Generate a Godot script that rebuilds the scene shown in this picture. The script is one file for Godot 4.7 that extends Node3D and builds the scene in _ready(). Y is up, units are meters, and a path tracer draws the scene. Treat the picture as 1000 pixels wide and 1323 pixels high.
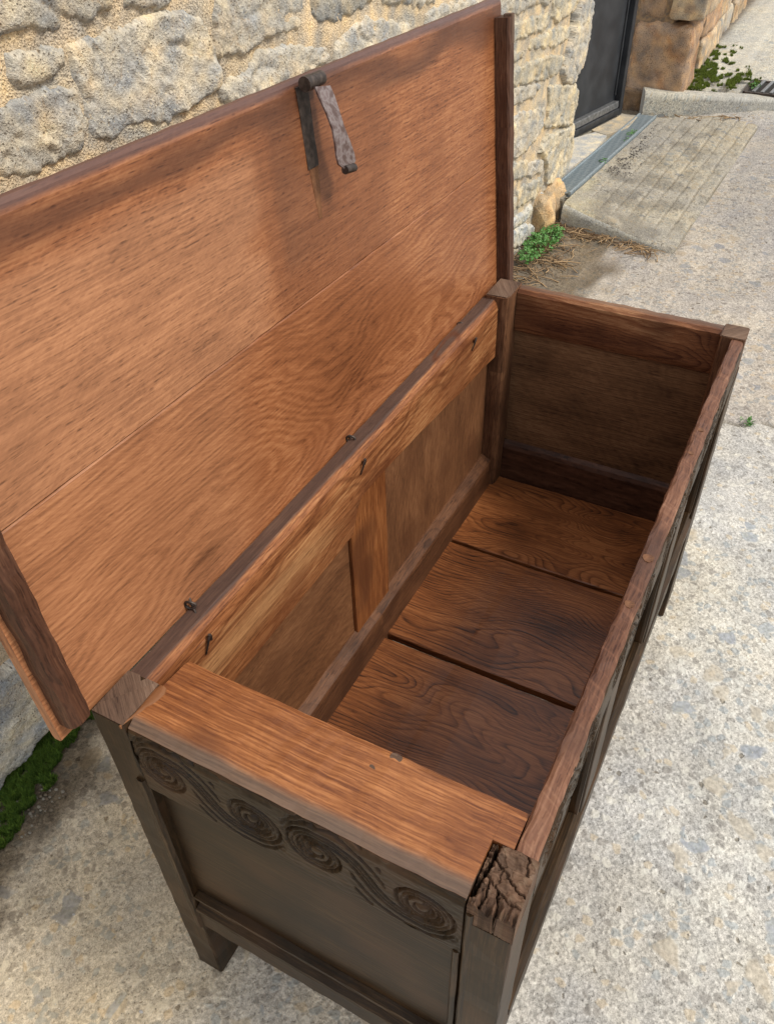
extends Node3D
# An old oak coffer with its lid thrown back, on a concrete yard against a rubble wall.

const H := 0.664
const W := 0.48
const LEN := 1.15
const BASE := Vector3(0.24, 0, -0.575)
var mats := {}
var chest: Node3D

# ---------------------------------------------------------------- mesh building
class MB:
	var v := PackedVector3Array()
	var n := PackedVector3Array()
	var t := PackedVector2Array()
	var c := PackedColorArray()
	var ix := PackedInt32Array()
	var tint := Color.WHITE

	func tri(a: Vector3, b: Vector3, d: Vector3, ua: Vector2, ub: Vector2, ud: Vector2) -> void:
		var nn := (b - a).cross(d - a)
		if nn.length_squared() < 1e-16:
			return
		nn = nn.normalized()
		var k := v.size()
		v.append(a); v.append(b); v.append(d)
		n.append(nn); n.append(nn); n.append(nn)
		t.append(ua); t.append(ub); t.append(ud)
		c.append(tint); c.append(tint); c.append(tint)
		ix.append(k); ix.append(k + 2); ix.append(k + 1)

	func quad(a: Vector3, b: Vector3, d: Vector3, e: Vector3, ua: Vector2, ub: Vector2, ud: Vector2, ue: Vector2) -> void:
		tri(a, b, d, ua, ub, ud)
		tri(a, d, e, ua, ud, ue)

	# rings of equal size, lofted; u = metres along, v = metres round. tex = [u0, v0, length, width]
	func loft(rings: Array, tex: Array, smooth := false, capped := true) -> void:
		var m: int = rings[0].size()
		var cen := Vector3.ZERO
		for p in rings[0]:
			cen += p
		cen /= m
		var r0: PackedVector3Array = rings[0]
		var r1: PackedVector3Array = rings[1]
		var turn := 0.0
		for j in m:
			var q0: Vector3 = r0[j]
			var nn := (r1[j] - q0).cross(r0[(j + 1) % m] - q0)
			turn += nn.dot((q0 + r0[(j + 1) % m]) * 0.5 - cen)
		var flip := turn < 0.0
		var us := PackedFloat32Array([0.0])
		for i in range(1, rings.size()):
			var ca := Vector3.ZERO
			for j in m:
				ca += rings[i][j] - rings[i - 1][j]
			us.append(us[i - 1] + ca.length() / m)
		var vs := PackedFloat32Array()
		for ring: PackedVector3Array in rings:
			var sum := 0.0
			vs.append(0.0)
			for j in m:
				sum += ring[j].distance_to(ring[(j + 1) % m])
				vs.append(sum)
		var mv := m + 1
		var base := v.size()
		for i in rings.size() - 1:
			for j in m:
				var k := (j + 1) % m
				var a: Vector3 = rings[i][j]
				var b: Vector3 = rings[i + 1][j]
				var d: Vector3 = rings[i + 1][k]
				var e: Vector3 = rings[i][k]
				var ua := Vector2((tex[0] + us[i]) / tex[2], (tex[1] + vs[i * mv + j]) / tex[3])
				var ub := Vector2((tex[0] + us[i + 1]) / tex[2], (tex[1] + vs[i * mv + mv + j]) / tex[3])
				var ud := Vector2((tex[0] + us[i + 1]) / tex[2], (tex[1] + vs[i * mv + mv + j + 1]) / tex[3])
				var ue := Vector2((tex[0] + us[i]) / tex[2], (tex[1] + vs[i * mv + j + 1]) / tex[3])
				if flip:
					quad(a, e, d, b, ua, ue, ud, ub)
				else:
					quad(a, b, d, e, ua, ub, ud, ue)
		if smooth:
			soften(base)
		if capped:
			for s in [0, rings.size() - 1]:
				var ring: PackedVector3Array = rings[s]
				var mid := Vector3.ZERO
				for p in ring:
					mid += p
				mid /= m
				for j in m:
					var a: Vector3 = ring[j]
					var b: Vector3 = ring[(j + 1) % m]
					var o := Vector2(tex[0], tex[1])
					var ex := (ring[0] - mid).normalized()
					var ey := (ring[m / 4] - mid)
					ey = (ey - ex * ey.dot(ex)).normalized()
					var ua := (o + Vector2((a - mid).dot(ex), (a - mid).dot(ey))) / Vector2(tex[2], tex[3])
					var ub := (o + Vector2((b - mid).dot(ex), (b - mid).dot(ey))) / Vector2(tex[2], tex[3])
					if (s == 0) != flip:
						tri(mid, a, b, o / Vector2(tex[2], tex[3]), ua, ub)
					else:
						tri(mid, b, a, o / Vector2(tex[2], tex[3]), ub, ua)

	func soften(from: int) -> void:
		var sum := {}
		for i in range(from, v.size()):
			var k := Vector3i((v[i] * 20000.0).round())
			sum[k] = sum.get(k, Vector3.ZERO) + n[i]
		for i in range(from, v.size()):
			n[i] = (sum[Vector3i((v[i] * 20000.0).round())] as Vector3).normalized()

	# a smooth indexed sheet of points, row by row
	func sheet(pts: PackedVector3Array, cols: int, uvs: PackedVector2Array, cl: PackedColorArray, flip := false) -> void:
		var k0 := v.size()
		var rows := pts.size() / cols
		var nn := PackedVector3Array()
		nn.resize(pts.size())
		var sg := -1.0 if flip else 1.0
		for r in rows:
			for q in cols:
				var i := r * cols + q
				var dx := pts[r * cols + mini(q + 1, cols - 1)] - pts[r * cols + maxi(q - 1, 0)]
				var dy := pts[mini(r + 1, rows - 1) * cols + q] - pts[maxi(r - 1, 0) * cols + q]
				nn[i] = dx.cross(dy).normalized() * sg
		for i in range(pts.size() - cols - 1, -1, -1):
			if nn[i].length_squared() < 0.5:
				nn[i] = nn[i + cols]
		v.append_array(pts)
		n.append_array(nn)
		t.append_array(uvs)
		c.append_array(cl)
		for r in rows - 1:
			for q in cols - 1:
				var i := k0 + r * cols + q
				if flip:
					ix.append_array(PackedInt32Array([i, i + 1, i + cols, i + 1, i + cols + 1, i + cols]))
				else:
					ix.append_array(PackedInt32Array([i, i + cols, i + 1, i + 1, i + cols, i + cols + 1]))

	func mesh() -> ArrayMesh:
		var a := []
		a.resize(Mesh.ARRAY_MAX)
		a[Mesh.ARRAY_VERTEX] = v
		a[Mesh.ARRAY_NORMAL] = n
		a[Mesh.ARRAY_TEX_UV] = t
		a[Mesh.ARRAY_COLOR] = c
		a[Mesh.ARRAY_INDEX] = ix
		var m := ArrayMesh.new()
		m.add_surface_from_arrays(Mesh.PRIMITIVE_TRIANGLES, a)
		return m


func put(called: String, m: Mesh, mat: Material, parent: Node = self, off := Vector3.ZERO) -> MeshInstance3D:
	var o := MeshInstance3D.new()
	o.name = called
	o.mesh = m
	o.material_override = mat
	o.position = off
	parent.add_child(o, true)
	return o


func tag(o: Node, label: String, category: String, group := "", kind := "") -> void:
	if label: o.set_meta("label", label)
	if category: o.set_meta("category", category)
	if group: o.set_meta("group", group)
	if kind: o.set_meta("kind", kind)


func noise(sd: int, freq := 1.0, oct := 3, type := FastNoiseLite.TYPE_SIMPLEX_SMOOTH) -> FastNoiseLite:
	var f := FastNoiseLite.new()
	f.seed = sd
	f.frequency = freq
	f.noise_type = type
	f.fractal_octaves = oct
	if oct <= 1:
		f.fractal_type = FastNoiseLite.FRACTAL_NONE
	return f


# rounded rectangle, starting at the corner (-w/2, +h/2) and going along +x first
func rect(w: float, h: float, b := 0.003) -> PackedVector2Array:
	var p := PackedVector2Array()
	var x := w / 2.0
	var y := h / 2.0
	var k := b * 0.3
	p.append_array([Vector2(-x + b, y), Vector2(x - b, y), Vector2(x - k, y - k), Vector2(x, y - b), Vector2(x, -y + b), Vector2(x - k, -y + k), Vector2(x - b, -y), Vector2(-x + b, -y), Vector2(-x + k, -y + k), Vector2(-x, -y + b), Vector2(-x, y - b), Vector2(-x + k, y - k)])
	return p


# a timber from a to b; sect is (along side, along up)
func beam(mb: MB, a: Vector3, b: Vector3, side: Vector3, up: Vector3, sect: PackedVector2Array, tex: Array, jit := 0.0006, sd := 1, step := 0.03, sect2 := PackedVector2Array()) -> void:
	var f := noise(sd, 1.0, 2)
	var len := a.distance_to(b)
	var dir := (b - a) / len
	var n := maxi(1, int(len / step))
	var rings := []
	for i in n + 1:
		var s := float(i) / n
		var p := a + (b - a) * s
		var ring := PackedVector3Array()
		for j in sect.size():
			var q := sect[j]
			if sect2.size():
				q = q.lerp(sect2[j], s)
			var e := jit * Vector2(f.get_noise_2d(s * len * 22.0, j * 0.35), f.get_noise_2d(s * len * 22.0 + 50.0, j * 0.35))
			if i == 0 or i == n:
				e *= 0.5
			q += e
			ring.append(p + side * q.x + up * q.y)
		rings.append(ring)
	mb.loft(rings, tex)


# an axis-aligned board between two corners, grain along the axis named; the first wide face is `face`
func board(called: String, lo: Vector3, hi: Vector3, axis: String, mat: Material, uv: Vector2, jit := 0.0006, bev := 0.0025, parent: Node = null, side := Vector3.ZERO) -> MeshInstance3D:
	var mb := MB.new()
	solid(mb, lo, hi, axis, mat, uv, jit, bev, side)
	return wood_put(called, mb, mat, parent)


func solid(mb: MB, lo: Vector3, hi: Vector3, axis: String, mat: Material, uv: Vector2, jit := 0.0006, bev := 0.0025, side := Vector3.ZERO) -> void:
	var c := (lo + hi) / 2.0
	var s := hi - lo
	var size: Vector2 = mat.get_meta("size")
	var tex := [uv.x, uv.y, size.x, size.y]
	var sd := int(absf(c.x * 913.0 + c.y * 517.0 + c.z * 331.0))
	match axis:
		"x":
			var sv := Vector3(0, 0, 1) if side == Vector3.ZERO else side
			var uv2 := Vector3(0, 1, 0) if sv.z != 0.0 else Vector3(0, 0, 1)
			beam(mb, Vector3(lo.x, c.y, c.z), Vector3(hi.x, c.y, c.z), sv, uv2, rect(absf(s.dot(sv)), absf(s.dot(uv2)), bev), tex, jit, sd)
		"y":
			var sv := Vector3(1, 0, 0) if side == Vector3.ZERO else side
			var uv2 := Vector3(0, 0, 1) if sv.x != 0.0 else Vector3(1, 0, 0)
			beam(mb, Vector3(c.x, lo.y, c.z), Vector3(c.x, hi.y, c.z), sv, uv2, rect(absf(s.dot(sv)), absf(s.dot(uv2)), bev), tex, jit, sd)
		"z":
			var sv := Vector3(1, 0, 0) if side == Vector3.ZERO else side
			var uv2 := Vector3(0, 1, 0) if sv.x != 0.0 else Vector3(1, 0, 0)
			beam(mb, Vector3(c.x, c.y, hi.z), Vector3(c.x, c.y, lo.z), sv, uv2, rect(absf(s.dot(sv)), absf(s.dot(uv2)), bev), tex, jit, sd)


func wood_put(called: String, mb: MB, mat: Material, parent: Node = null) -> MeshInstance3D:
	if parent == null:
		return put(called, mb.mesh(), mat, chest, -BASE)
	return put(called, mb.mesh(), mat, parent)


func tube(mb: MB, pts: PackedVector3Array, r: float, sides := 7, taper := 1.0) -> void:
	var rings := []
	var side := Vector3.ZERO
	for i in pts.size():
		var d := (pts[mini(i + 1, pts.size() - 1)] - pts[maxi(i - 1, 0)]).normalized()
		if side == Vector3.ZERO:
			side = d.cross(Vector3(0.3, 1, 0.2)).normalized()
		side = (side - d * side.dot(d)).normalized()
		var up := d.cross(side)
		var ring := PackedVector3Array()
		var rr := r * lerpf(1.0, taper, float(i) / (pts.size() - 1))
		for k in sides:
			var a := TAU * k / sides
			ring.append(pts[i] + (side * cos(a) + up * sin(a)) * rr)
		rings.append(ring)
	mb.loft(rings, [0, 0, 0.1, 0.1], true)


# ---------------------------------------------------------------- textures
func srgb8(c: Color) -> Color:
	return c.linear_to_srgb()


func lut(stops: Array) -> PackedColorArray:
	var g := Gradient.new()
	g.offsets = PackedFloat32Array()
	g.colors = PackedColorArray()
	var offs := PackedFloat32Array()
	var cols := PackedColorArray()
	for s in stops:
		offs.append(s[0])
		cols.append(s[1])
	g.offsets = offs
	g.colors = cols
	var out := PackedColorArray()
	for i in 256:
		out.append(g.sample(i / 255.0))
	return out


# sawn timber: growth rings cut by the face of the board, pores, ray flecks, knots, stains. Colours are linear.
func wood(name_: String, px: Vector2i, size: Vector2, p: Dictionary) -> StandardMaterial3D:
	var w := px.x
	var h := px.y
	var nz := noise(p.get("seed", 1), 1.0, 2)
	var nf := noise(p.get("seed", 1) + 77, 1.0, 1, FastNoiseLite.TYPE_VALUE)
	var dark: Color = p.get("dark", Color(0.06, 0.022, 0.010))
	var mid: Color = p.get("mid", Color(0.20, 0.085, 0.036))
	var light: Color = p.get("light", Color(0.36, 0.17, 0.075))
	var ramp := lut([[0.0, dark], [0.5, mid], [1.0, light]])
	var stain: Color = p.get("stain", dark * 0.8)
	var sa: float = p.get("stain_amount", 0.3)
	var pith: float = p.get("pith", size.y * 0.5)
	var depth: float = p.get("depth", 0.05)
	var slope: float = p.get("slope", 0.03)
	var warp: float = p.get("warp", 0.015)
	var rf: float = p.get("rings", 220.0)
	var ra: float = p.get("ring", 0.34)
	var fa: float = p.get("fiber", 0.22)
	var pa: float = p.get("pore", 0.22)
	var ba: float = p.get("blotch", 0.25)
	var ka: float = p.get("fleck", 0.0)
	var kf: float = p.get("fleck_freq", 60.0)
	var ks: float = p.get("fleck_skew", 0.5)
	var knots: Array = p.get("knots", [])
	var bands: Array = p.get("bands", [])
	var patches: Array = p.get("patches", [])
	var scr: float = p.get("scratch", 0.0)
	var base: float = p.get("base", 0.55)
	var wob: float = p.get("wobble", 1.2)
	var wave: float = p.get("wave", 0.0)
	var crisp: float = p.get("crisp", 1.0)
	var plen: float = p.get("pore_length", 60.0)
	var bytes := PackedByteArray()
	bytes.resize(w * h * 3)
	var k := 0
	for y in h:
		var Y := (y + 0.5) / h * size.y
		for x in w:
			var X := (x + 0.5) / w * size.x
			var n1 := nz.get_noise_2d(X * 3.2, Y * 9.0)
			var n2 := nz.get_noise_2d(X * 7.0 + 90.0, Y * 30.0)
			var d := depth + slope * X + n1 * warp
			var yy := Y - pith + n2 * 0.002
			var r := sqrt(yy * yy + d * d)
			var dk := 0.0
			for q in knots:
				var ex: float = (X - q[0]) * 0.75
				var ey: float = Y - q[1]
				var g: float = exp(-(ex * ex + ey * ey) / (q[3] * q[3]))
				r += q[2] * g
				dk += g * g * g * 0.25
			var ph := r * rf + n2 * 0.25 + n1 * wob
			var fl0 := floorf(ph)
			var f := ph - fl0
			var hs := sin(fl0 * 12.9898) * 437.585
			hs -= floorf(hs)
			var ring := f * f * f * (0.25 + 1.05 * hs)
			if f > 0.88:
				ring *= (1.0 - f) / 0.12
			if wave > 0.0:
				ring = lerpf(ring, 0.5 + 0.5 * sin(ph * TAU), wave) * (0.6 + 0.5 * hs)
			var fib := nf.get_noise_2d(X * 22.0, Y * 760.0) + 0.25 * nf.get_noise_2d(X * 60.0 + 5.0, Y * 420.0)
			var por := nf.get_noise_2d(X * plen + 70.0, Y * 1300.0 + 13.0)
			por = maxf(0.0, por - 0.30) * (1.3 - f)
			var t := base - ring * ra + fib * fa * 0.5 - por * pa * 1.1 + n1 * ba * 0.9 - dk + n2 * 0.07
			var cellx := int(X * 95.0 + float((y * 7919) % 97) * 0.31)
			var hk := cellx * 1274126177 + y * 668265263
			hk = (hk ^ (hk >> 15)) * 2246822519
			hk = (hk ^ (hk >> 13)) & 1023
			if hk < 190 - int(f * 110.0):
				t -= 0.17 * crisp
			elif hk > 930:
				t += 0.10 * crisp
			if ka > 0.0:
				var fl := nz.get_noise_2d(X * kf + Y * kf * ks + n1 * 2.0, Y * kf * 0.55 - n1 * 3.0)
				t += fl * ka
			if scr > 0.0:
				var sc := nf.get_noise_2d(X * 260.0 + Y * 130.0, Y * 9.0 + 30.0)
				t += maxf(0.0, absf(sc) - 0.5) * scr
			var col := ramp[clampi(int(t * 255.0), 0, 255)]
			var s := clampf((nz.get_noise_2d(X * 5.0 + 31.0, Y * 7.0 + 17.0) - 0.12) * 2.2, 0.0, 1.0) * sa
			if s > 0.0:
				col = col.lerp(stain, s)
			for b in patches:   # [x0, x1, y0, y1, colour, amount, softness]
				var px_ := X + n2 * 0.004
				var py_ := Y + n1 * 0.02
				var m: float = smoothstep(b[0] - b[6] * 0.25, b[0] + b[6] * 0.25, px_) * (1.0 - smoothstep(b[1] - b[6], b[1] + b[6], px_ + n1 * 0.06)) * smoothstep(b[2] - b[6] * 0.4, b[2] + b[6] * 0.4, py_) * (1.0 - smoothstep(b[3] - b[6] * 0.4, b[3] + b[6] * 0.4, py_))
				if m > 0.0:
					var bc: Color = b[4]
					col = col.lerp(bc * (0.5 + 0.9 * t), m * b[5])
			for b in bands:   # [v0, v1, colour, amount, softness, waviness]: a strip with another finish
				var m: float = smoothstep(b[0] - b[4], b[0] + b[4], Y + n1 * b[5] + n2 * b[5] * 0.12) * (1.0 - smoothstep(b[1] - b[4], b[1] + b[4], Y + n1 * b[5] + n2 * b[5] * 0.12))
				if m > 0.0:
					var bc: Color = b[2]
					col = col.lerp(bc * (0.75 + 0.5 * t), m * b[3])
			col = col.linear_to_srgb()
			bytes[k] = clampi(int(col.r * 255.0), 0, 255)
			bytes[k + 1] = clampi(int(col.g * 255.0), 0, 255)
			bytes[k + 2] = clampi(int(col.b * 255.0), 0, 255)
			k += 3
	var im := Image.create_from_data(w, h, false, Image.FORMAT_RGB8, bytes)
	var tx := ImageTexture.create_from_image(im)
	var m := StandardMaterial3D.new()
	m.resource_name = name_
	m.albedo_texture = tx
	m.roughness = p.get("rough", 0.5)
	m.metallic_specular = p.get("spec", 0.32)
	m.heightmap_enabled = true
	m.heightmap_texture = tx
	m.heightmap_scale = p.get("relief", 0.07)
	m.vertex_color_use_as_albedo = true
	m.set_meta("size", size)
	mats[name_] = m
	return m


func l8(f: FastNoiseLite, n: int, seam := true) -> PackedByteArray:
	var im := f.get_seamless_image(n, n, false, false, 0.12) if seam else f.get_image(n, n)
	im.convert(Image.FORMAT_L8)
	return im.get_data()


func cell(sd: int, freq: float, ret: int, jit := 0.9) -> FastNoiseLite:
	var f := noise(sd, freq, 1, FastNoiseLite.TYPE_CELLULAR)
	f.cellular_return_type = ret
	f.cellular_jitter = jit
	f.cellular_distance_function = FastNoiseLite.DISTANCE_EUCLIDEAN
	f.domain_warp_enabled = true
	f.domain_warp_amplitude = 0.35 / freq
	f.domain_warp_frequency = freq * 1.6
	f.domain_warp_fractal_type = FastNoiseLite.DOMAIN_WARP_FRACTAL_NONE
	return f


func texes(name_: String, n: int, col: PackedByteArray, hgt: PackedByteArray, scale: float, rough: float) -> StandardMaterial3D:
	var m := StandardMaterial3D.new()
	m.resource_name = name_
	m.albedo_texture = ImageTexture.create_from_image(Image.create_from_data(n, n, false, Image.FORMAT_RGB8, col))
	m.heightmap_enabled = true
	m.heightmap_texture = ImageTexture.create_from_image(Image.create_from_data(n, n, false, Image.FORMAT_L8, hgt))
	m.heightmap_scale = scale
	m.roughness = rough
	m.metallic_specular = 0.35
	m.vertex_color_use_as_albedo = true
	mats[name_] = m
	return m


# old concrete with its stones worn bare
func concrete(n: int) -> void:
	var big := l8(noise(5, 3.5 / n, 4), n)
	var medm := l8(noise(6, 26.0 / n, 3), n)
	var fine := l8(noise(7, 260.0 / n, 2), n)
	var grit := l8(noise(8, 600.0 / n, 1, FastNoiseLite.TYPE_VALUE), n)
	var grain := l8(cell(15, 520.0 / n, FastNoiseLite.RETURN_CELL_VALUE, 1.0), n)
	var cv := l8(cell(9, 60.0 / n, FastNoiseLite.RETURN_CELL_VALUE), n)
	var cd := l8(cell(9, 60.0 / n, FastNoiseLite.RETURN_DISTANCE2_SUB), n)
	var sv := l8(cell(12, 170.0 / n, FastNoiseLite.RETURN_CELL_VALUE), n)
	var sd := l8(cell(12, 170.0 / n, FastNoiseLite.RETURN_DISTANCE2_SUB), n)
	var col := PackedByteArray()
	col.resize(n * n * 3)
	var hg := PackedByteArray()
	hg.resize(n * n)
	for i in n * n:
		var b := big[i] / 255.0
		var md := medm[i] / 255.0
		var f := fine[i] / 255.0
		var g := grit[i] / 255.0
		var gv := grain[i] / 255.0
		var hk := i * 1274126177
		hk = (hk ^ (hk >> 15)) * 2246822519
		hk = (hk ^ (hk >> 13)) & 255
		var l := 0.80 + (f - 0.5) * 0.10 + (g - 0.5) * 0.15 + (md - 0.5) * 0.10 + (gv - 0.5) * 0.10 + (b - 0.5) * 0.10 + (hk - 128) * 0.0009 - (0.22 if hk < 5 and g < 0.5 else 0.0)
		var warm := (b - 0.5) * 0.07 + (md - 0.5) * 0.03
		var r := l * (1.0 + warm * 0.6)
		var gg := l * (0.985 + warm * 0.1)
		var bl := l * (0.955 - warm * 1.0)
		var h := 0.45 + (md - 0.5) * 0.35 + (f - 0.5) * 0.18 + (g - 0.5) * 0.22 + (gv - 0.5) * 0.22
		# small chips
		var v := sv[i]
		if v > (150 if b > 0.52 else 190) and sd[i] > 30:
			var k := (v - 150) / 105.0
			var e := minf(1.0, (sd[i] - 30) / 34.0)
			if k < 0.40:
				r = lerpf(r, 0.57 + f * 0.16, e * 0.55); gg = lerpf(gg, 0.60 + f * 0.16, e * 0.55); bl = lerpf(bl, 0.615 + f * 0.16, e * 0.55)
			elif k < 0.55:
				r = lerpf(r, 0.86, e * 0.4); gg = lerpf(gg, 0.77, e * 0.4); bl = lerpf(bl, 0.63, e * 0.4)
			elif k < 0.8:
				r = lerpf(r, 0.93, e * 0.6); gg = lerpf(gg, 0.92, e * 0.6); bl = lerpf(bl, 0.88, e * 0.6)
			else:
				r = lerpf(r, 0.50, e * 0.4); gg = lerpf(gg, 0.48, e * 0.4); bl = lerpf(bl, 0.46, e * 0.4)
			h += e * 0.12
		elif v < 12 and sd[i] > 130:
			h -= 0.35
			r *= 0.75; gg *= 0.73; bl *= 0.70
		# larger blue-grey and cream stones, in patches
		var cvv := cv[i]
		if cvv > 205 and cd[i] > 22 and md + b * 1.3 > 1.22:
			var e := minf(1.0, (cd[i] - 30) / 36.0)
			var k := (cvv - 196) / 59.0
			if k < 0.62:
				var q := 0.60 + (f - 0.5) * 0.2 + k * 0.2
				r = lerpf(r, q * 0.97, e * 0.75); gg = lerpf(gg, q * 1.0, e * 0.75); bl = lerpf(bl, q * 1.01, e * 0.6)
			else:
				var q := 0.80 + (f - 0.5) * 0.25
				r = lerpf(r, q, e * 0.6); gg = lerpf(gg, q * 0.94, e * 0.6); bl = lerpf(bl, q * 0.84, e * 0.6)
			h = lerpf(h, 0.62 + (f - 0.5) * 0.1, e * 0.8)
		col[i * 3] = clampi(int(r * 255.0), 0, 255)
		col[i * 3 + 1] = clampi(int(gg * 255.0), 0, 255)
		col[i * 3 + 2] = clampi(int(bl * 255.0), 0, 255)
		hg[i] = clampi(int(h * 255.0), 0, 255)
	texes("concrete", n, col, hg, 0.42, 0.9)


# limestone / mortar: grain, lichen specks, rust veins. mean near white so that vertex tints carry the tone
func mineral(name_: String, n: int, sd: int, grain: float, speck: float, vein: float, relief: float) -> void:
	var big := l8(noise(sd, 4.0 / n, 4), n)
	var fine := l8(noise(sd + 1, 60.0 / n, 3), n)
	var grit := l8(noise(sd + 2, 300.0 / n, 2), n)
	var gra := l8(cell(sd + 6, 230.0 / n, FastNoiseLite.RETURN_CELL_VALUE, 1.0), n)
	var spk := l8(cell(sd + 3, 70.0 / n, FastNoiseLite.RETURN_DISTANCE, 1.0), n)
	var spv := l8(cell(sd + 3, 70.0 / n, FastNoiseLite.RETURN_CELL_VALUE, 1.0), n)
	var rid := noise(sd + 4, 6.0 / n, 3)
	rid.fractal_type = FastNoiseLite.FRACTAL_RIDGED
	var rg := l8(rid, n)
	var col := PackedByteArray()
	col.resize(n * n * 3)
	var hg := PackedByteArray()
	hg.resize(n * n)
	for i in n * n:
		var b := big[i] / 255.0 - 0.5
		var f := fine[i] / 255.0 - 0.5
		var g := grit[i] / 255.0 - 0.5
		var gc := gra[i] / 255.0 - 0.5
		var l := 0.84 + b * 0.26 + f * 0.30 * grain + g * 0.26 * grain + gc * 0.22 * grain
		var r := l * (1.0 + b * 0.12)
		var gg := l
		var bl := l * (1.0 - b * 0.22)
		var h := 0.5 + b * 0.3 + f * 0.42 + g * 0.22 + gc * 0.2
		if spv[i] > 185 and spk[i] < 60:
			if spv[i] > 225:
				r = lerpf(r, 0.36, speck); gg = lerpf(gg, 0.33, speck); bl = lerpf(bl, 0.30, speck)
				h -= 0.15 * speck
			else:
				r = lerpf(r, 0.98, speck); gg = lerpf(gg, 0.97, speck); bl = lerpf(bl, 0.92, speck)
		var rr := (rg[i] - 205) / 50.0
		if rr > 0.0 and vein > 0.0:
			r = lerpf(r, 0.72, rr * vein * 0.6); gg = lerpf(gg, 0.55, rr * vein * 0.6); bl = lerpf(bl, 0.36, rr * vein * 0.6)
			h -= rr * 0.4 * vein
		col[i * 3] = clampi(int(r * 255.0), 0, 255)
		col[i * 3 + 1] = clampi(int(gg * 255.0), 0, 255)
		col[i * 3 + 2] = clampi(int(bl * 255.0), 0, 255)
		hg[i] = clampi(int(h * 255.0), 0, 255)
	texes(name_, n, col, hg, relief, 0.92)


func plain(name_: String, c: Color, rough := 0.8, metal := 0.0) -> StandardMaterial3D:
	var m := StandardMaterial3D.new()
	m.resource_name = name_
	m.albedo_color = c.linear_to_srgb()
	m.roughness = rough
	m.metallic = metal
	m.set_meta("size", Vector2(1, 1))
	mats[name_] = m
	return m


func metal(name_: String, stops: Array, freq: float, rough: float, met: float, relief: float) -> StandardMaterial3D:
	var m := StandardMaterial3D.new()
	m.resource_name = name_
	var tx := NoiseTexture2D.new()
	tx.width = 256
	tx.height = 256
	tx.seamless = true
	tx.noise = noise(31, freq / 256.0, 4)
	var g := Gradient.new()
	var offs := PackedFloat32Array()
	var cols := PackedColorArray()
	for s in stops:
		offs.append(s[0])
		cols.append((s[1] as Color).linear_to_srgb())
	g.offsets = offs
	g.colors = cols
	tx.color_ramp = g
	m.albedo_texture = tx
	m.heightmap_enabled = true
	m.heightmap_texture = tx
	m.heightmap_scale = relief
	m.roughness = rough
	m.metallic = met
	m.set_meta("size", Vector2(0.1, 0.1))
	mats[name_] = m
	return m


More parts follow.
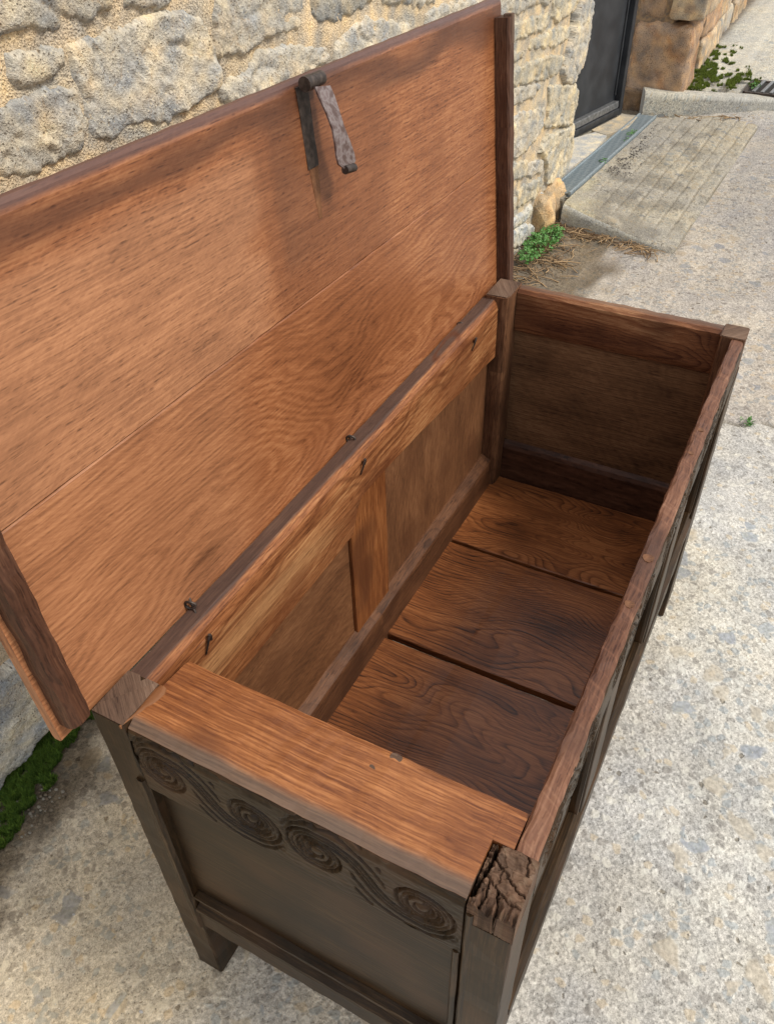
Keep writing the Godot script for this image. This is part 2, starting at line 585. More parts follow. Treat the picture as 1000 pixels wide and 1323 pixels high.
func make_materials() -> void:
	var olid := {"dark": Color(0.085, 0.025, 0.009), "mid": Color(0.268, 0.097, 0.037), "light": Color(0.47, 0.215, 0.094), "spec": 0.42, "pore_length": 110.0}
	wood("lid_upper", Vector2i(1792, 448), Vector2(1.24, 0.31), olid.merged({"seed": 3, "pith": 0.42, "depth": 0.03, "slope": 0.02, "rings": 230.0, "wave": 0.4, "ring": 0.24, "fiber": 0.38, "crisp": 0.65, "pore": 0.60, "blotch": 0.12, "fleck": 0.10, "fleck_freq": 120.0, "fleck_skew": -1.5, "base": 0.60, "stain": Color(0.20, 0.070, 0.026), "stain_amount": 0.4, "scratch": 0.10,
		"bands": [[0.206, 0.243, Color(0.085, 0.031, 0.015), 0.8, 0.016, 0.030], [0.243, 0.40, Color(0.085, 0.042, 0.034), 0.9, 0.003, 0.002]], "patches": [[-0.3, 0.485, -0.2, 0.19, Color(0.38, 0.190, 0.102), 0.50, 0.04], [0.49, 0.80, -0.1, 0.20, Color(0.175, 0.062, 0.025), 0.6, 0.05], [0.52, 0.60, 0.05, 0.30, Color(0.07, 0.028, 0.015), 0.4, 0.05]], "rough": 0.40}))  # first patch paints a pale sky sheen over the near half; the rest is stain
	wood("lid_lower", Vector2i(1792, 448), Vector2(1.24, 0.31), olid.merged({"seed": 14, "pith": 0.10, "depth": 0.02, "slope": 0.06, "warp": 0.016, "rings": 135.0, "wave": 0.75, "wobble": 0.8, "ring": 0.30, "fiber": 0.32, "crisp": 0.65, "pore": 0.30, "blotch": 0.12, "fleck": 0.12, "fleck_freq": 140.0, "fleck_skew": 2.2, "knots": [[0.62, 0.14, 0.05, 0.13], [0.25, 0.06, 0.02, 0.06]], "base": 0.66, "stain": Color(0.21, 0.070, 0.025), "stain_amount": 0.4, "patches": [[-0.3, 0.36, -0.2, 0.50, Color(0.34, 0.162, 0.083), 0.40, 0.07], [0.46, 0.85, 0.10, 0.40, Color(0.21, 0.072, 0.026), 0.45, 0.06]], "rough": 0.40}))  # near-end patch is sheen put into the colour, the darker one a stain
	var ofl := {"dark": Color(0.034, 0.012, 0.006), "mid": Color(0.215, 0.072, 0.023), "light": Color(0.42, 0.168, 0.060), "stain": Color(0.060, 0.019, 0.008), "stain_amount": 0.18, "crisp": 0.7, "rough": 0.34, "spec": 0.42, "wobble": 2.5, "fiber": 0.36, "pore": 0.3}
	wood("floor_near", Vector2i(768, 576), Vector2(0.46, 0.34), ofl.merged({"seed": 21, "pith": 0.20, "depth": 0.004, "slope": 0.16, "rings": 130.0, "ring": 0.60, "warp": 0.03, "base": 0.60}))
	wood("floor_mid", Vector2i(768, 576), Vector2(0.46, 0.34), ofl.merged({"seed": 22, "pith": 0.36, "depth": 0.06, "slope": -0.08, "rings": 125.0, "ring": 0.60, "warp": 0.03, "knots": [[0.30, 0.15, 0.07, 0.09], [0.10, 0.25, -0.04, 0.08]], "base": 0.60}))
	wood("floor_far", Vector2i(640, 480), Vector2(0.46, 0.34), ofl.merged({"seed": 23, "pith": 0.12, "depth": 0.03, "slope": 0.05, "rings": 130.0, "ring": 0.60, "warp": 0.05, "knots": [[0.33, 0.20, 0.06, 0.07], [0.42, 0.10, 0.05, 0.05], [0.13, 0.10, 0.03, 0.08]], "base": 0.64}))
	wood("back_rail", Vector2i(1024, 192), Vector2(1.10, 0.21), {"seed": 31, "dark": Color(0.075, 0.022, 0.008), "mid": Color(0.27, 0.102, 0.038), "light": Color(0.50, 0.255, 0.11), "pith": 0.16, "depth": 0.012, "slope": 0.010, "rings": 120.0, "ring": 0.75, "wave": 0.35, "wobble": 2.6, "warp": 0.012, "blotch": 0.25, "pore": 0.3, "fiber": 0.5, "patches": [[0.02, 0.36, 0.082, 0.120, Color(0.50, 0.27, 0.12), 0.5, 0.045]], "base": 0.70, "stain": Color(0.15, 0.05, 0.02), "stain_amount": 0.5,
		"bands": [[-0.1, 0.024, Color(0.072, 0.048, 0.040), 0.9, 0.003, 0.004], [0.045, 0.056, Color(0.10, 0.030, 0.011), 0.6, 0.005, 0.07], [0.070, 0.076, Color(0.09, 0.028, 0.011), 0.5, 0.003, 0.05]], "rough": 0.48})
	wood("back_panel", Vector2i(512, 320), Vector2(0.48, 0.30), {"seed": 37, "dark": Color(0.06, 0.026, 0.013), "mid": Color(0.170, 0.073, 0.032), "light": Color(0.31, 0.150, 0.071), "pith": 0.5, "depth": 0.05, "rings": 160.0, "ring": 0.2, "fiber": 0.2, "fleck": 0.15, "fleck_freq": 45.0, "fleck_skew": 2.0, "pore": 0.3, "base": 0.55, "stain_amount": 0.5, "stain": Color(0.09, 0.035, 0.016), "rough": 0.6})
	wood("end_rail", Vector2i(896, 448), Vector2(0.46, 0.23), {"seed": 41, "dark": Color(0.10, 0.030, 0.010), "mid": Color(0.220, 0.078, 0.025), "light": Color(0.40, 0.168, 0.060), "pith": 0.3, "depth": 0.03, "slope": 0.06, "rings": 170.0, "ring": 0.28, "fiber": 0.60, "pore": 0.4, "blotch": 0.26, "base": 0.60, "stain": Color(0.095, 0.034, 0.015), "stain_amount": 0.75, "scratch": 0.1, "spec": 0.42, "pore_length": 80.0,
		"bands": [[-0.2, 0.0165, Color(0.105, 0.076, 0.057), 0.85, 0.006, 0.006]], "rough": 0.42})
	wood("far_rail", Vector2i(512, 192), Vector2(0.44, 0.165), {"seed": 47, "dark": Color(0.045, 0.014, 0.007), "mid": Color(0.185, 0.074, 0.032), "light": Color(0.40, 0.22, 0.110), "pith": 0.09, "depth": 0.01, "slope": 0.06, "rings": 90.0, "ring": 0.4, "warp": 0.03, "blotch": 0.5, "knots": [[0.40, 0.06, 0.05, 0.04]], "base": 0.5, "stain_amount": 0.5, "rough": 0.5,
		"bands": [[-0.1, 0.02, Color(0.115, 0.075, 0.055), 0.6, 0.003, 0.003]]})
	wood("far_panel", Vector2i(512, 384), Vector2(0.46, 0.34), {"seed": 53, "dark": Color(0.030, 0.014, 0.008), "mid": Color(0.145, 0.072, 0.034), "light": Color(0.26, 0.145, 0.074), "pith": -0.1, "depth": 0.03, "slope": 0.03, "rings": 210.0, "ring": 0.36, "fiber": 0.3, "pore": 0.4, "fleck": 0.10, "base": 0.55, "rough": 0.6})
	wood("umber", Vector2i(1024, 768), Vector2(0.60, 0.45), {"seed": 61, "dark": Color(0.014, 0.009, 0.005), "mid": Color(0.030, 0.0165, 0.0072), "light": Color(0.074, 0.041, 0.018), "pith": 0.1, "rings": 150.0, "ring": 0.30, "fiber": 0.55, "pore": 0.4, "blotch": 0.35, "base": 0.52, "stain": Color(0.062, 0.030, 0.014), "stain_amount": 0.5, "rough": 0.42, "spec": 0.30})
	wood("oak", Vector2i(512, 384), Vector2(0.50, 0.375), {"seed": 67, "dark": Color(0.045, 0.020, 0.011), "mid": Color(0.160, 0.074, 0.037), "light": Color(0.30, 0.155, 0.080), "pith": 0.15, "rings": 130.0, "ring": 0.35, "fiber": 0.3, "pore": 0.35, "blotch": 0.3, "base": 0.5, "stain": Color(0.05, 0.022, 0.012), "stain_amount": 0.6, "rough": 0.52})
	wood("topwood", Vector2i(1024, 128), Vector2(1.10, 0.14), {"seed": 71, "dark": Color(0.050, 0.021, 0.014), "mid": Color(0.155, 0.070, 0.041), "light": Color(0.28, 0.148, 0.090), "pith": 0.2, "rings": 140.0, "ring": 0.22, "fiber": 0.3, "pore": 0.45, "blotch": 0.4, "base": 0.5, "stain": Color(0.070, 0.036, 0.026), "stain_amount": 0.6, "rough": 0.5, "scratch": 0.4})
	wood("dark_batten", Vector2i(512, 128), Vector2(0.50, 0.125), {"seed": 73, "dark": Color(0.022, 0.009, 0.005), "mid": Color(0.080, 0.034, 0.019), "light": Color(0.165, 0.080, 0.044), "pith": 0.2, "rings": 160.0, "ring": 0.3, "fiber": 0.4, "pore": 0.4, "blotch": 0.3, "base": 0.5, "rough": 0.5})
	wood("end_grain", Vector2i(256, 256), Vector2(0.10, 0.10), {"seed": 79, "dark": Color(0.045, 0.026, 0.018), "mid": Color(0.135, 0.082, 0.055), "light": Color(0.25, 0.170, 0.120), "pith": -0.05, "depth": 0.02, "rings": 420.0, "ring": 0.12, "fiber": 0.3, "pore": 0.35, "blotch": 0.55, "base": 0.50, "rough": 0.75, "relief": 0.12})
	wood("putty", Vector2i(128, 128), Vector2(0.10, 0.10), {"seed": 83, "dark": Color(0.24, 0.10, 0.040), "mid": Color(0.30, 0.135, 0.057), "light": Color(0.40, 0.20, 0.092), "ring": 0.05, "fiber": 0.3, "blotch": 0.5, "rough": 0.6})
	concrete(2048)
	mineral("limestone", 1024, 101, 0.62, 0.6, 0.45, 0.35)
	mineral("mortar", 512, 131, 0.95, 0.5, 0.2, 0.55)
	metal("iron", [[0.25, Color(0.036, 0.026, 0.021)], [0.5, Color(0.052, 0.038, 0.031)], [0.75, Color(0.080, 0.058, 0.047)]], 8.0, 0.5, 0.5, 0.006)
	metal("hasp_iron", [[0.25, Color(0.11, 0.070, 0.062)], [0.45, Color(0.19, 0.148, 0.142)], [0.6, Color(0.24, 0.198, 0.192)], [0.8, Color(0.17, 0.122, 0.115)]], 6.0, 0.42, 0.4, 0.0)
	metal("door_paint", [[0.2, Color(0.017, 0.019, 0.023)], [0.5, Color(0.024, 0.027, 0.032)], [0.8, Color(0.034, 0.037, 0.043)]], 5.0, 0.45, 0.0, 0.0)
	metal("zinc", [[0.2, Color(0.22, 0.27, 0.30)], [0.5, Color(0.30, 0.355, 0.385)], [0.8, Color(0.38, 0.43, 0.45)]], 12.0, 0.5, 0.35, 0.02)
	metal("threshold_metal", [[0.2, Color(0.14, 0.145, 0.15)], [0.8, Color(0.25, 0.255, 0.26)]], 12.0, 0.4, 0.5, 0.02)
	plain("straw", Color(0.42, 0.30, 0.17), 0.8).vertex_color_use_as_albedo = true
	plain("leaf", Color(0.085, 0.225, 0.045), 0.55).vertex_color_use_as_albedo = true
	mats.leaf.backlight_enabled = true
	mats.leaf.backlight = Color(0.08, 0.20, 0.03)
	plain("moss", Color(0.070, 0.135, 0.012), 0.9).vertex_color_use_as_albedo = true
	plain("pebble", Color(1, 1, 1), 0.85).vertex_color_use_as_albedo = true


# ---------------------------------------------------------------- ground
func ground_y(x: float, z: float) -> float:
	var far := smoothstep(-2.6, -3.4, z) * 0.02 + maxf(0.0, -z - 3.0) * 0.036
	var left := smoothstep(0.32, 0.05, x)
	var up := smoothstep(-4.74, -4.80, z) * 0.075 * left
	return minf(far, 0.16) + up


func ground_tint(x: float, z: float, n1: float, n2: float) -> Color:
	var c := Color(0.715, 0.702, 0.675)
	c = c.lerp(Color(0.80, 0.715, 0.585), smoothstep(0.30, -0.05, x + n1 * 0.25) * smoothstep(-1.4, -0.5, z))
	c = c.lerp(Color(0.735, 0.755, 0.78), 0.75 * smoothstep(0.22, 0.02, absf(x - 0.66 - (z + 0.9) * 0.10 + n1 * 0.12 + n2 * 0.05)) * smoothstep(-1.75, -1.4, z) * smoothstep(-0.2, -0.5, z))
	# older, darker road beyond the crack
	var road := smoothstep(-1.86, -1.94, z + n2 * 0.05 + (x - 0.5) * 0.6) * smoothstep(-0.35, -0.15, x + n1 * 0.1)
	c = c.lerp(Color(0.60, 0.565, 0.54), road)
	var dim := smoothstep(-2.9, -3.2, z) * smoothstep(0.06, 0.16, x + z * 0.02 + 0.06)
	c = c.lerp(Color(0.52, 0.495, 0.48), dim)
	# the raised apron beyond the kerb
	c = c.lerp(Color(0.74, 0.74, 0.70), smoothstep(-4.72, -4.82, z) * smoothstep(0.4, 0.2, x))
	# soil and dead leaves at the foot of the wall
	var soil := smoothstep(-0.36, -0.44, x - smoothstep(-0.25, 0.05, z) * 0.07 + n1 * 0.06 + n2 * 0.05) * smoothstep(0.5, 0.2, z)
	soil = maxf(soil, smoothstep(0.30, 0.20, Vector2(x + 0.40, (z + 2.72) * 0.55).length() + n1 * 0.07 + n2 * 0.08))
	soil = maxf(soil, smoothstep(0.10, 0.03, absf(z + 3.0 - x * 0.2) + n2 * 0.03) * smoothstep(0.1, 0.0, x))
	c = c.lerp(Color(0.22, 0.175, 0.125), soil * 0.9)
	# the crack itself
	var cr := absf(z + 1.90 + (x - 0.5) * 0.6 + n2 * 0.05)
	c = c.lerp(Color(0.30, 0.27, 0.22), smoothstep(0.022, 0.004, cr) * 0.8 * smoothstep(0.2, 0.35, x))
	c = c * (1.0 + n1 * 0.12 + n2 * 0.09)
	return Color(c.r, c.g, c.b, 1.0)


func graded(lo: float, hi: float, step: float, out: float) -> PackedFloat32Array:
	var a := PackedFloat32Array()
	var p := hi
	var s := step
	while p < out:
		a.append(p)
		s *= 1.32
		p += s
	a.append(out)
	var n := int((hi - lo) / step)
	var b := PackedFloat32Array()
	p = lo
	s = step
	while p > -out:
		s *= 1.32
		p -= s
		b.append(maxf(p, -out))
	b.reverse()
	for i in n:
		b.append(lo + (hi - lo) * i / n)
	b.append_array(a)
	return b


func make_ground() -> void:
	var xs := graded(-0.66, 1.3, 0.014, 160.0)
	var zs := graded(-2.4, 0.55, 0.014, 160.0)
	var n1 := noise(201, 2.3, 2)
	var n2 := noise(202, 9.0, 2)
	var n3 := noise(203, 38.0, 2)
	var pts := PackedVector3Array()
	var uvs := PackedVector2Array()
	var cl := PackedColorArray()
	for z in zs:
		for x in xs:
			var a := n1.get_noise_2d(x, z)
			var b := n2.get_noise_2d(x, z)
			var cc := n3.get_noise_2d(x, z)
			var rough := lerpf(0.5, 1.0, smoothstep(0.2, -0.1, x))
			var y := ground_y(x, z) - 0.004 + a * 0.004 + (b * 0.0045 + cc * 0.0034) * rough
			var cr := absf(z + 1.90 + (x - 0.5) * 0.6 + b * 0.05)
			y -= smoothstep(0.025, 0.0, cr) * 0.008 * smoothstep(0.2, 0.35, x)
			pts.append(Vector3(x, y, z))
			uvs.append(Vector2(x / 2.7 + 0.62, z / 2.7 + 0.12))
			cl.append(ground_tint(x, z, a, b))
	var mb := MB.new()
	mb.sheet(pts, xs.size(), uvs, cl, true)
	var g := put("ground", mb.mesh(), mats.concrete)
	tag(g, "", "", "", "structure")


# ---------------------------------------------------------------- stones
# a stone of the wall's face: an uneven outline (centimetres along the wall, up), broken and bedded in the mortar
func stone(poly: Array, depth: float, sd: int, tint: Color, bulge := 0.016, front := -0.527, cell_ := 0.0055) -> ArrayMesh:
	var p := PackedVector2Array()
	var mid := Vector2.ZERO
	for i in poly.size() / 2:
		p.append(Vector2(poly[i * 2], poly[i * 2 + 1]) * 0.01)
		mid += p[i] / (poly.size() / 2)
	var lo := p[0]
	var hi := p[0]
	for i in p.size():
		p[i] = mid + (p[i] - mid) * 1.02 + (p[i] - mid).normalized() * 0.003
		lo = lo.min(p[i])
		hi = hi.max(p[i])
	var f := noise(sd, 1.0, 3)
	var chip := noise(sd + 5, 13.0, 1, FastNoiseLite.TYPE_CELLULAR)
	chip.cellular_return_type = FastNoiseLite.RETURN_DISTANCE2_SUB
	chip.cellular_jitter = 1.0
	var crack := noise(sd + 9, 5.0, 2)
	crack.fractal_type = FastNoiseLite.FRACTAL_RIDGED
	lo -= Vector2.ONE * 0.022
	hi += Vector2.ONE * 0.022
	var nu := maxi(6, int((hi.x - lo.x) / cell_))
	var nv := maxi(6, int((hi.y - lo.y) / cell_))
	var pts := PackedVector3Array()
	var uvs := PackedVector2Array()
	var cl := PackedColorArray()
	var inside := PackedFloat32Array()
	var off := Vector2(sd * 0.371, sd * 0.217)
	var m := p.size()
	var tiltx := f.get_noise_2d(3.0, 7.0) * 0.05
	var tilty := f.get_noise_2d(13.0, 4.0) * 0.06
	for j in nv + 1:
		for i in nu + 1:
			var q := Vector2(lo.x + (hi.x - lo.x) * i / nu, lo.y + (hi.y - lo.y) * j / nv)
			var w := q + Vector2(f.get_noise_2d(q.x * 20.0, q.y * 20.0), f.get_noise_2d(q.x * 20.0 + 40.0, q.y * 20.0)) * 0.011
			var d := 1e9
			for k in m:
				var a := p[k]
				var e := p[(k + 1) % m] - a
				var t := clampf((w - a).dot(e) / e.length_squared(), 0.0, 1.0)
				d = minf(d, (w - a - e * t).length_squared())
			d = sqrt(d)
			if not Geometry2D.is_point_in_polygon(w, p):
				d = -d
			inside.append(d)
			var big := f.get_noise_2d(q.x * 6.0 + sd, q.y * 8.0)
			var lay_ := f.get_noise_2d(q.x * 9.0 + sd, q.y * 46.0 + big * 5.0)
			var fin := f.get_noise_2d(q.x * 70.0, q.y * 70.0 + sd)
			var ch := chip.get_noise_2d(q.x + big * 0.03, q.y * 1.3)
			var cr := crack.get_noise_2d(q.x, q.y * 1.6)
			var x := front + (q.x - mid.x) * tiltx + (q.y - mid.y) * tilty + big * 0.0028 + lay_ * 0.0032 + fin * 0.0026 + ch * 0.0042 - smoothstep(0.62, 0.85, cr) * 0.005
			if d > 0.0:
				var e2 := 1.0 - minf(d / 0.0075, 1.0)
				x -= bulge * 0.5 * e2 * e2
			else:
				x -= bulge * 0.5 + minf(-d * (2.2 if depth < 0.1 else 9.0), depth)
			pts.append(Vector3(x, q.y, -q.x))
			uvs.append(Vector2(q.x, q.y) * 2.6 + off)
			var cc := tint * (1.0 + big * 0.16 + lay_ * 0.06 + ch * 0.06)
			var rust := smoothstep(0.15, 0.45, f.get_noise_2d(q.x * 10.0 + 77.0, q.y * 13.0 + sd))
			cc = cc.lerp(Color(tint.r * 1.06, tint.g * 0.90, tint.b * 0.72), rust * 0.30)
			cl.append(Color(cc.r, cc.g, cc.b, 1.0))
	var mb := MB.new()
	mb.sheet(pts, nu + 1, uvs, cl, false)
	var keep := PackedInt32Array()
	for t in mb.ix.size() / 3:
		if maxf(inside[mb.ix[t * 3]], maxf(inside[mb.ix[t * 3 + 1]], inside[mb.ix[t * 3 + 2]])) > -0.018:
			keep.append_array(PackedInt32Array([mb.ix[t * 3], mb.ix[t * 3 + 1], mb.ix[t * 3 + 2]]))
	mb.ix = keep
	return mb.mesh()


# a dressed block, rounded and weathered
func block(center: Vector3, half: Vector3, sd: int, tint: Color, rnd := 0.03, amp := 0.012, yaw := 0.0) -> ArrayMesh:
	var f := noise(sd, 1.0, 3)
	var mb := MB.new()
	var n := 14
	for face in 6:
		var ax := face / 2
		var sg := 1.0 if face % 2 == 0 else -1.0
		var pts := PackedVector3Array()
		var uvs := PackedVector2Array()
		var cl := PackedColorArray()
		for i in n + 1:
			for j in n + 1:
				var a := 2.0 * i / n - 1.0
				var b := 2.0 * j / n - 1.0
				var p := Vector3.ZERO
				p[ax] = sg
				p[(ax + 1) % 3] = a
				p[(ax + 2) % 3] = b
				p = p * half
				var inn := p.clamp(-half + Vector3.ONE * rnd, half - Vector3.ONE * rnd)
				var d := (p - inn).normalized()
				p = inn + d * rnd
				var big := f.get_noise_3d(p.x * 6.0 + sd, p.y * 6.0, p.z * 6.0)
				var fin := f.get_noise_3d(p.x * 34.0, p.y * 34.0, p.z * 34.0 + sd)
				p += d * (big * amp + fin * amp * 0.35)
				pts.append(center + p.rotated(Vector3.UP, yaw))
				uvs.append(Vector2(p[(ax + 1) % 3], p[(ax + 2) % 3]) * 2.2 + Vector2(sd, ax) * 0.37)
				var cc := tint * (1.0 + big * 0.3 + fin * 0.12)
				cc = cc.lerp(Color(tint.r * 0.8, tint.g * 0.6, tint.b * 0.45), smoothstep(0.1, 0.4, f.get_noise_3d(p.x * 9.0, p.y * 9.0 + 30.0, p.z * 9.0)) * 0.6)
				cl.append(Color(cc.r, cc.g, cc.b, 1.0))
		mb.sheet(pts, n + 1, uvs, cl, sg < 0.0)
	return mb.mesh()


func mortar_face(u0: float, u1: float, v0: float, v1: float, step: float, sd: int, tint: Color) -> MB:
	var f := noise(sd, 1.0, 3)
	var mb := MB.new()
	var pts := PackedVector3Array()
	var uvs := PackedVector2Array()
	var cl := PackedColorArray()
	var nu := int((u1 - u0) / step)
	var nv := int((v1 - v0) / step)
	for j in nv + 1:
		for i in nu + 1:
			var u := u0 + (u1 - u0) * i / nu
			var v := v0 + (v1 - v0) * j / nv
			var big := f.get_noise_2d(u * 7.0, v * 7.0)
			var fin := f.get_noise_2d(u * 40.0 + 9.0, v * 40.0)
			pts.append(Vector3(-0.5265 + big * 0.004 + fin * 0.004, v, -u))
			uvs.append(Vector2(u, v) * 2.9)
			var cc := tint * (1.0 + big * 0.2 + fin * 0.1)
			cc = cc.lerp(Color(0.74, 0.64, 0.48), smoothstep(0.0, 0.35, f.get_noise_2d(u * 4.0 + 60.0, v * 4.0)))
			cl.append(Color(cc.r, cc.g, cc.b, 1.0))
	mb.sheet(pts, nu + 1, uvs, cl, false)
	return mb


func make_wall() -> void:
	var wall := Node3D.new()
	wall.name = "stone_wall"
	wall.position = Vector3(-0.7, 0, -1.2)
	add_child(wall, true)
	tag(wall, "rubble stone wall with sandy mortar close behind the open chest lid", "wall")
	var off := -wall.position
	var sand := Color(0.80, 0.645, 0.445)
	var mb := mortar_face(-1.2, 3.16, -0.05, 2.3, 0.025, 301, sand)
	mb.tint = sand
	# the wall's core, its end at the doorway and its top
	for q in [[Vector3(-0.545, -0.05, -3.16), Vector3(-0.545, 2.3, -3.16), Vector3(-1.0, 2.3, -3.16), Vector3(-1.0, -0.05, -3.16)], [Vector3(-0.545, 2.3, 1.2), Vector3(-1.0, 2.3, 1.2), Vector3(-1.0, 2.3, -3.16), Vector3(-0.545, 2.3, -3.16)], [Vector3(-1.0, -0.05, 1.2), Vector3(-1.0, 2.3, 1.2), Vector3(-1.0, 2.3, -3.16), Vector3(-1.0, -0.05, -3.16)], [Vector3(-0.545, -0.05, 1.2), Vector3(-0.545, 2.3, 1.2), Vector3(-1.0, 2.3, 1.2), Vector3(-1.0, -0.05, 1.2)]]:
		mb.quad(q[0], q[1], q[2], q[3], Vector2(0, 0), Vector2(0, 6), Vector2(2, 6), Vector2(2, 0))
	put("mortar", mb.mesh(), mats.mortar, wall, off)
	var grey := Color(0.68, 0.625, 0.52)
	var pale := Color(0.79, 0.725, 0.60)
	var cream := Color(0.78, 0.70, 0.535)
	var olive := Color(0.58, 0.535, 0.44)
	var ochre := Color(0.76, 0.54, 0.31)
	var white := Color(0.80, 0.78, 0.70)
	var taken: Array[Rect2] = []
	var lay := func(poly: Array, depth: float, sd: int, tint: Color, bulge: float, front: float) -> void:
		put("stone", stone(poly, depth, sd, tint, bulge, front), mats.limestone, wall, off)
		var box := Rect2(poly[0], poly[1], 0.1, 0.1)
		for i in poly.size() / 2:
			box = box.expand(Vector2(poly[i * 2], poly[i * 2 + 1]))
		taken.append(box)
	var F := -0.5155
	# above and behind the lid
	lay.call([50, 122, 79, 119, 78, 115, 72, 115, 65, 115, 60, 116, 50, 115], 0.05, 1, grey * 0.92, 0.016, F)
	lay.call([57, 113, 61, 113.2, 67, 112, 67, 110, 61, 109, 57, 109, 56.5, 111], 0.05, 2, grey, 0.012, F)
	lay.call([47, 107, 57, 108, 62, 108, 67, 107, 67.5, 103, 66, 99, 61, 98, 55, 98, 44, 99], 0.05, 3, grey, 0.018, F)
	lay.call([68.5, 112, 75, 112.4, 80, 113, 86, 112.5, 89, 113.4, 95, 112.6, 99, 110.5, 101, 107, 103, 101.5, 100, 99, 91, 98, 86, 97, 79, 98.6, 74, 98.2, 69, 99, 68, 101, 69, 105, 68, 109], 0.05, 4, pale, 0.020, F)
	lay.call([82, 118, 94, 117.5, 93, 114.4, 90, 114, 82, 115], 0.05, 5, grey, 0.012, F)
	lay.call([105, 113, 117, 115, 131, 113, 132, 106.5, 130, 104.4, 115, 104, 106, 103, 102.5, 105, 103, 108], 0.05, 6, pale * 0.92, 0.02, F)
	lay.call([111, 100, 115, 103, 122, 102, 134, 100, 141, 98, 141, 96, 127, 95, 110, 95, 102.5, 97, 102, 99, 109, 100], 0.05, 7, pale, 0.016, F)
	lay.call([134, 106, 137, 111, 158, 108, 161, 104, 157, 103, 146, 103, 140, 103, 136, 105], 0.05, 8, olive, 0.02, F)
	lay.call([164, 106, 174, 105, 175, 101.5, 166, 102.4], 0.05, 9, olive, 0.014, F)
	lay.call([177, 105, 194, 103, 195, 98.6, 181, 99.6, 177, 101.5], 0.05, 10, grey, 0.014, F)
	lay.call([143, 95, 145, 99, 158, 101, 169, 99, 179, 96.5, 185, 92, 168, 89, 146, 90], 0.05, 11, pale, 0.016, F)
	lay.call([190, 97, 199, 97.4, 215, 96, 229, 94, 228, 89, 200, 89, 190, 93], 0.05, 12, pale * 0.94, 0.014, F)
	# between the lid and the doorway
	lay.call([241, 96, 270, 93, 273, 88, 274, 86, 256, 86, 239, 88], 0.05, 13, pale * 0.9, 0.016, F)
	lay.call([275, 90, 288, 89, 290, 84, 276, 85.4], 0.05, 14, olive, 0.012, F)
	lay.call([292, 92, 324, 90, 328, 80, 320, 77, 300, 76.4, 293, 79], 0.12, 15, cream, 0.018, F)
	lay.call([333, 82, 341, 76, 342, 66, 341, 60, 337, 54, 326, 50.4, 316, 53, 311, 58, 315, 64.4, 321, 72, 323, 77], 0.24, 16, pale * 0.98, 0.022, F + 0.01)
	lay.call([239, 85, 274, 82.6, 289, 81, 291, 78, 284, 76.4, 273, 77.4, 241, 79.4], 0.05, 17, cream * 0.95, 0.018, F)
	lay.call([274, 75.6, 299, 75, 316, 72, 312, 68.4, 297, 69, 272, 73], 0.05, 18, cream, 0.016, F)
	lay.call([246, 76, 267, 73.6, 265, 71.4, 247, 73], 0.05, 19, olive, 0.012, F)
	lay.call([242, 70.6, 279, 68.2, 300, 66.4, 313, 62.6, 308, 58, 295, 58.6, 243, 66.6], 0.05, 20, cream * 0.92, 0.020, F)
	lay.call([243, 66, 287, 59.2, 286, 57.2, 279, 56, 244, 60], 0.05, 21, grey, 0.014, F)
	lay.call([297, 56, 330, 49.6, 336, 45, 334, 39, 330, 33.6, 297, 41, 299, 48], 0.24, 22, cream * 0.98, 0.020, F + 0.006)
	lay.call([245, 56, 267, 54, 294, 49, 293, 42, 286, 39, 271, 38, 247, 42], 0.05, 23, pale * 0.92, 0.020, F)
	lay.call([335, 32.4, 339, 21, 334, 14, 319, 12, 306, 17, 301, 28, 292, 33, 298, 37.6], 0.24, 24, cream * 1.05, 0.022, F + 0.006)
	lay.call([281, 28, 281, 32, 296, 30, 299.6, 27, 298, 24, 286, 25.4], 0.05, 25, grey * 1.1, 0.014, F)
	lay.call([247, 40.4, 279, 34.4, 278, 29, 249, 32], 0.05, 26, cream, 0.016, F)
	lay.call([271, 25.4, 279, 25, 298, 22, 302, 18, 291, 15.4, 273, 18], 0.05, 27, cream * 0.95, 0.018, F)
	put("stone", block(Vector3(-0.545, 0.045, -3.075), Vector3(0.075, 0.105, 0.145), 28, ochre, 0.055, 0.030, 0.05), mats.limestone, wall, off)
	lay.call([295, 13, 302, 14, 305, 10.6, 300, 9.4], 0.05, 29, white, 0.014, F + 0.005)
	lay.call([250, 29, 271, 23, 270, 15, 252, 18], 0.05, 30, cream, 0.012, F)
	lay.call([252, 17, 288, 13.6, 290, 11, 283, 9.4, 254, 14], 0.05, 31, white * 0.94, 0.016, F + 0.006)
	lay.call([253, 12, 281, 8.4, 293, 3.6, 292, 1, 277, 1, 255, 7], 0.05, 32, white, 0.018, F + 0.008)
	lay.call([258, 0.4, 276, 0.4, 288, -2, 288, -8, 262, -8], 0.05, 33, grey * 1.1, 0.016, F + 0.006)
	# footing at the near end
	lay.call([-4, 30, 10, 30, 20, 22, 25, 14, 24, 5, 14, 2, -6, 0], 0.05, 34, white * 0.95, 0.026, F + 0.012)
	lay.call([28, 27, 50, 24, 52, 9, 30, 3, 27, 10], 0.05, 35, pale, 0.022, F + 0.006)
	# the rest of the coursed rubble
	var rng := RandomNumberGenerator.new()
	rng.seed = 44
	var tones := [grey, pale, cream, olive, pale, grey]
	var v := 1.0
	var sd := 60
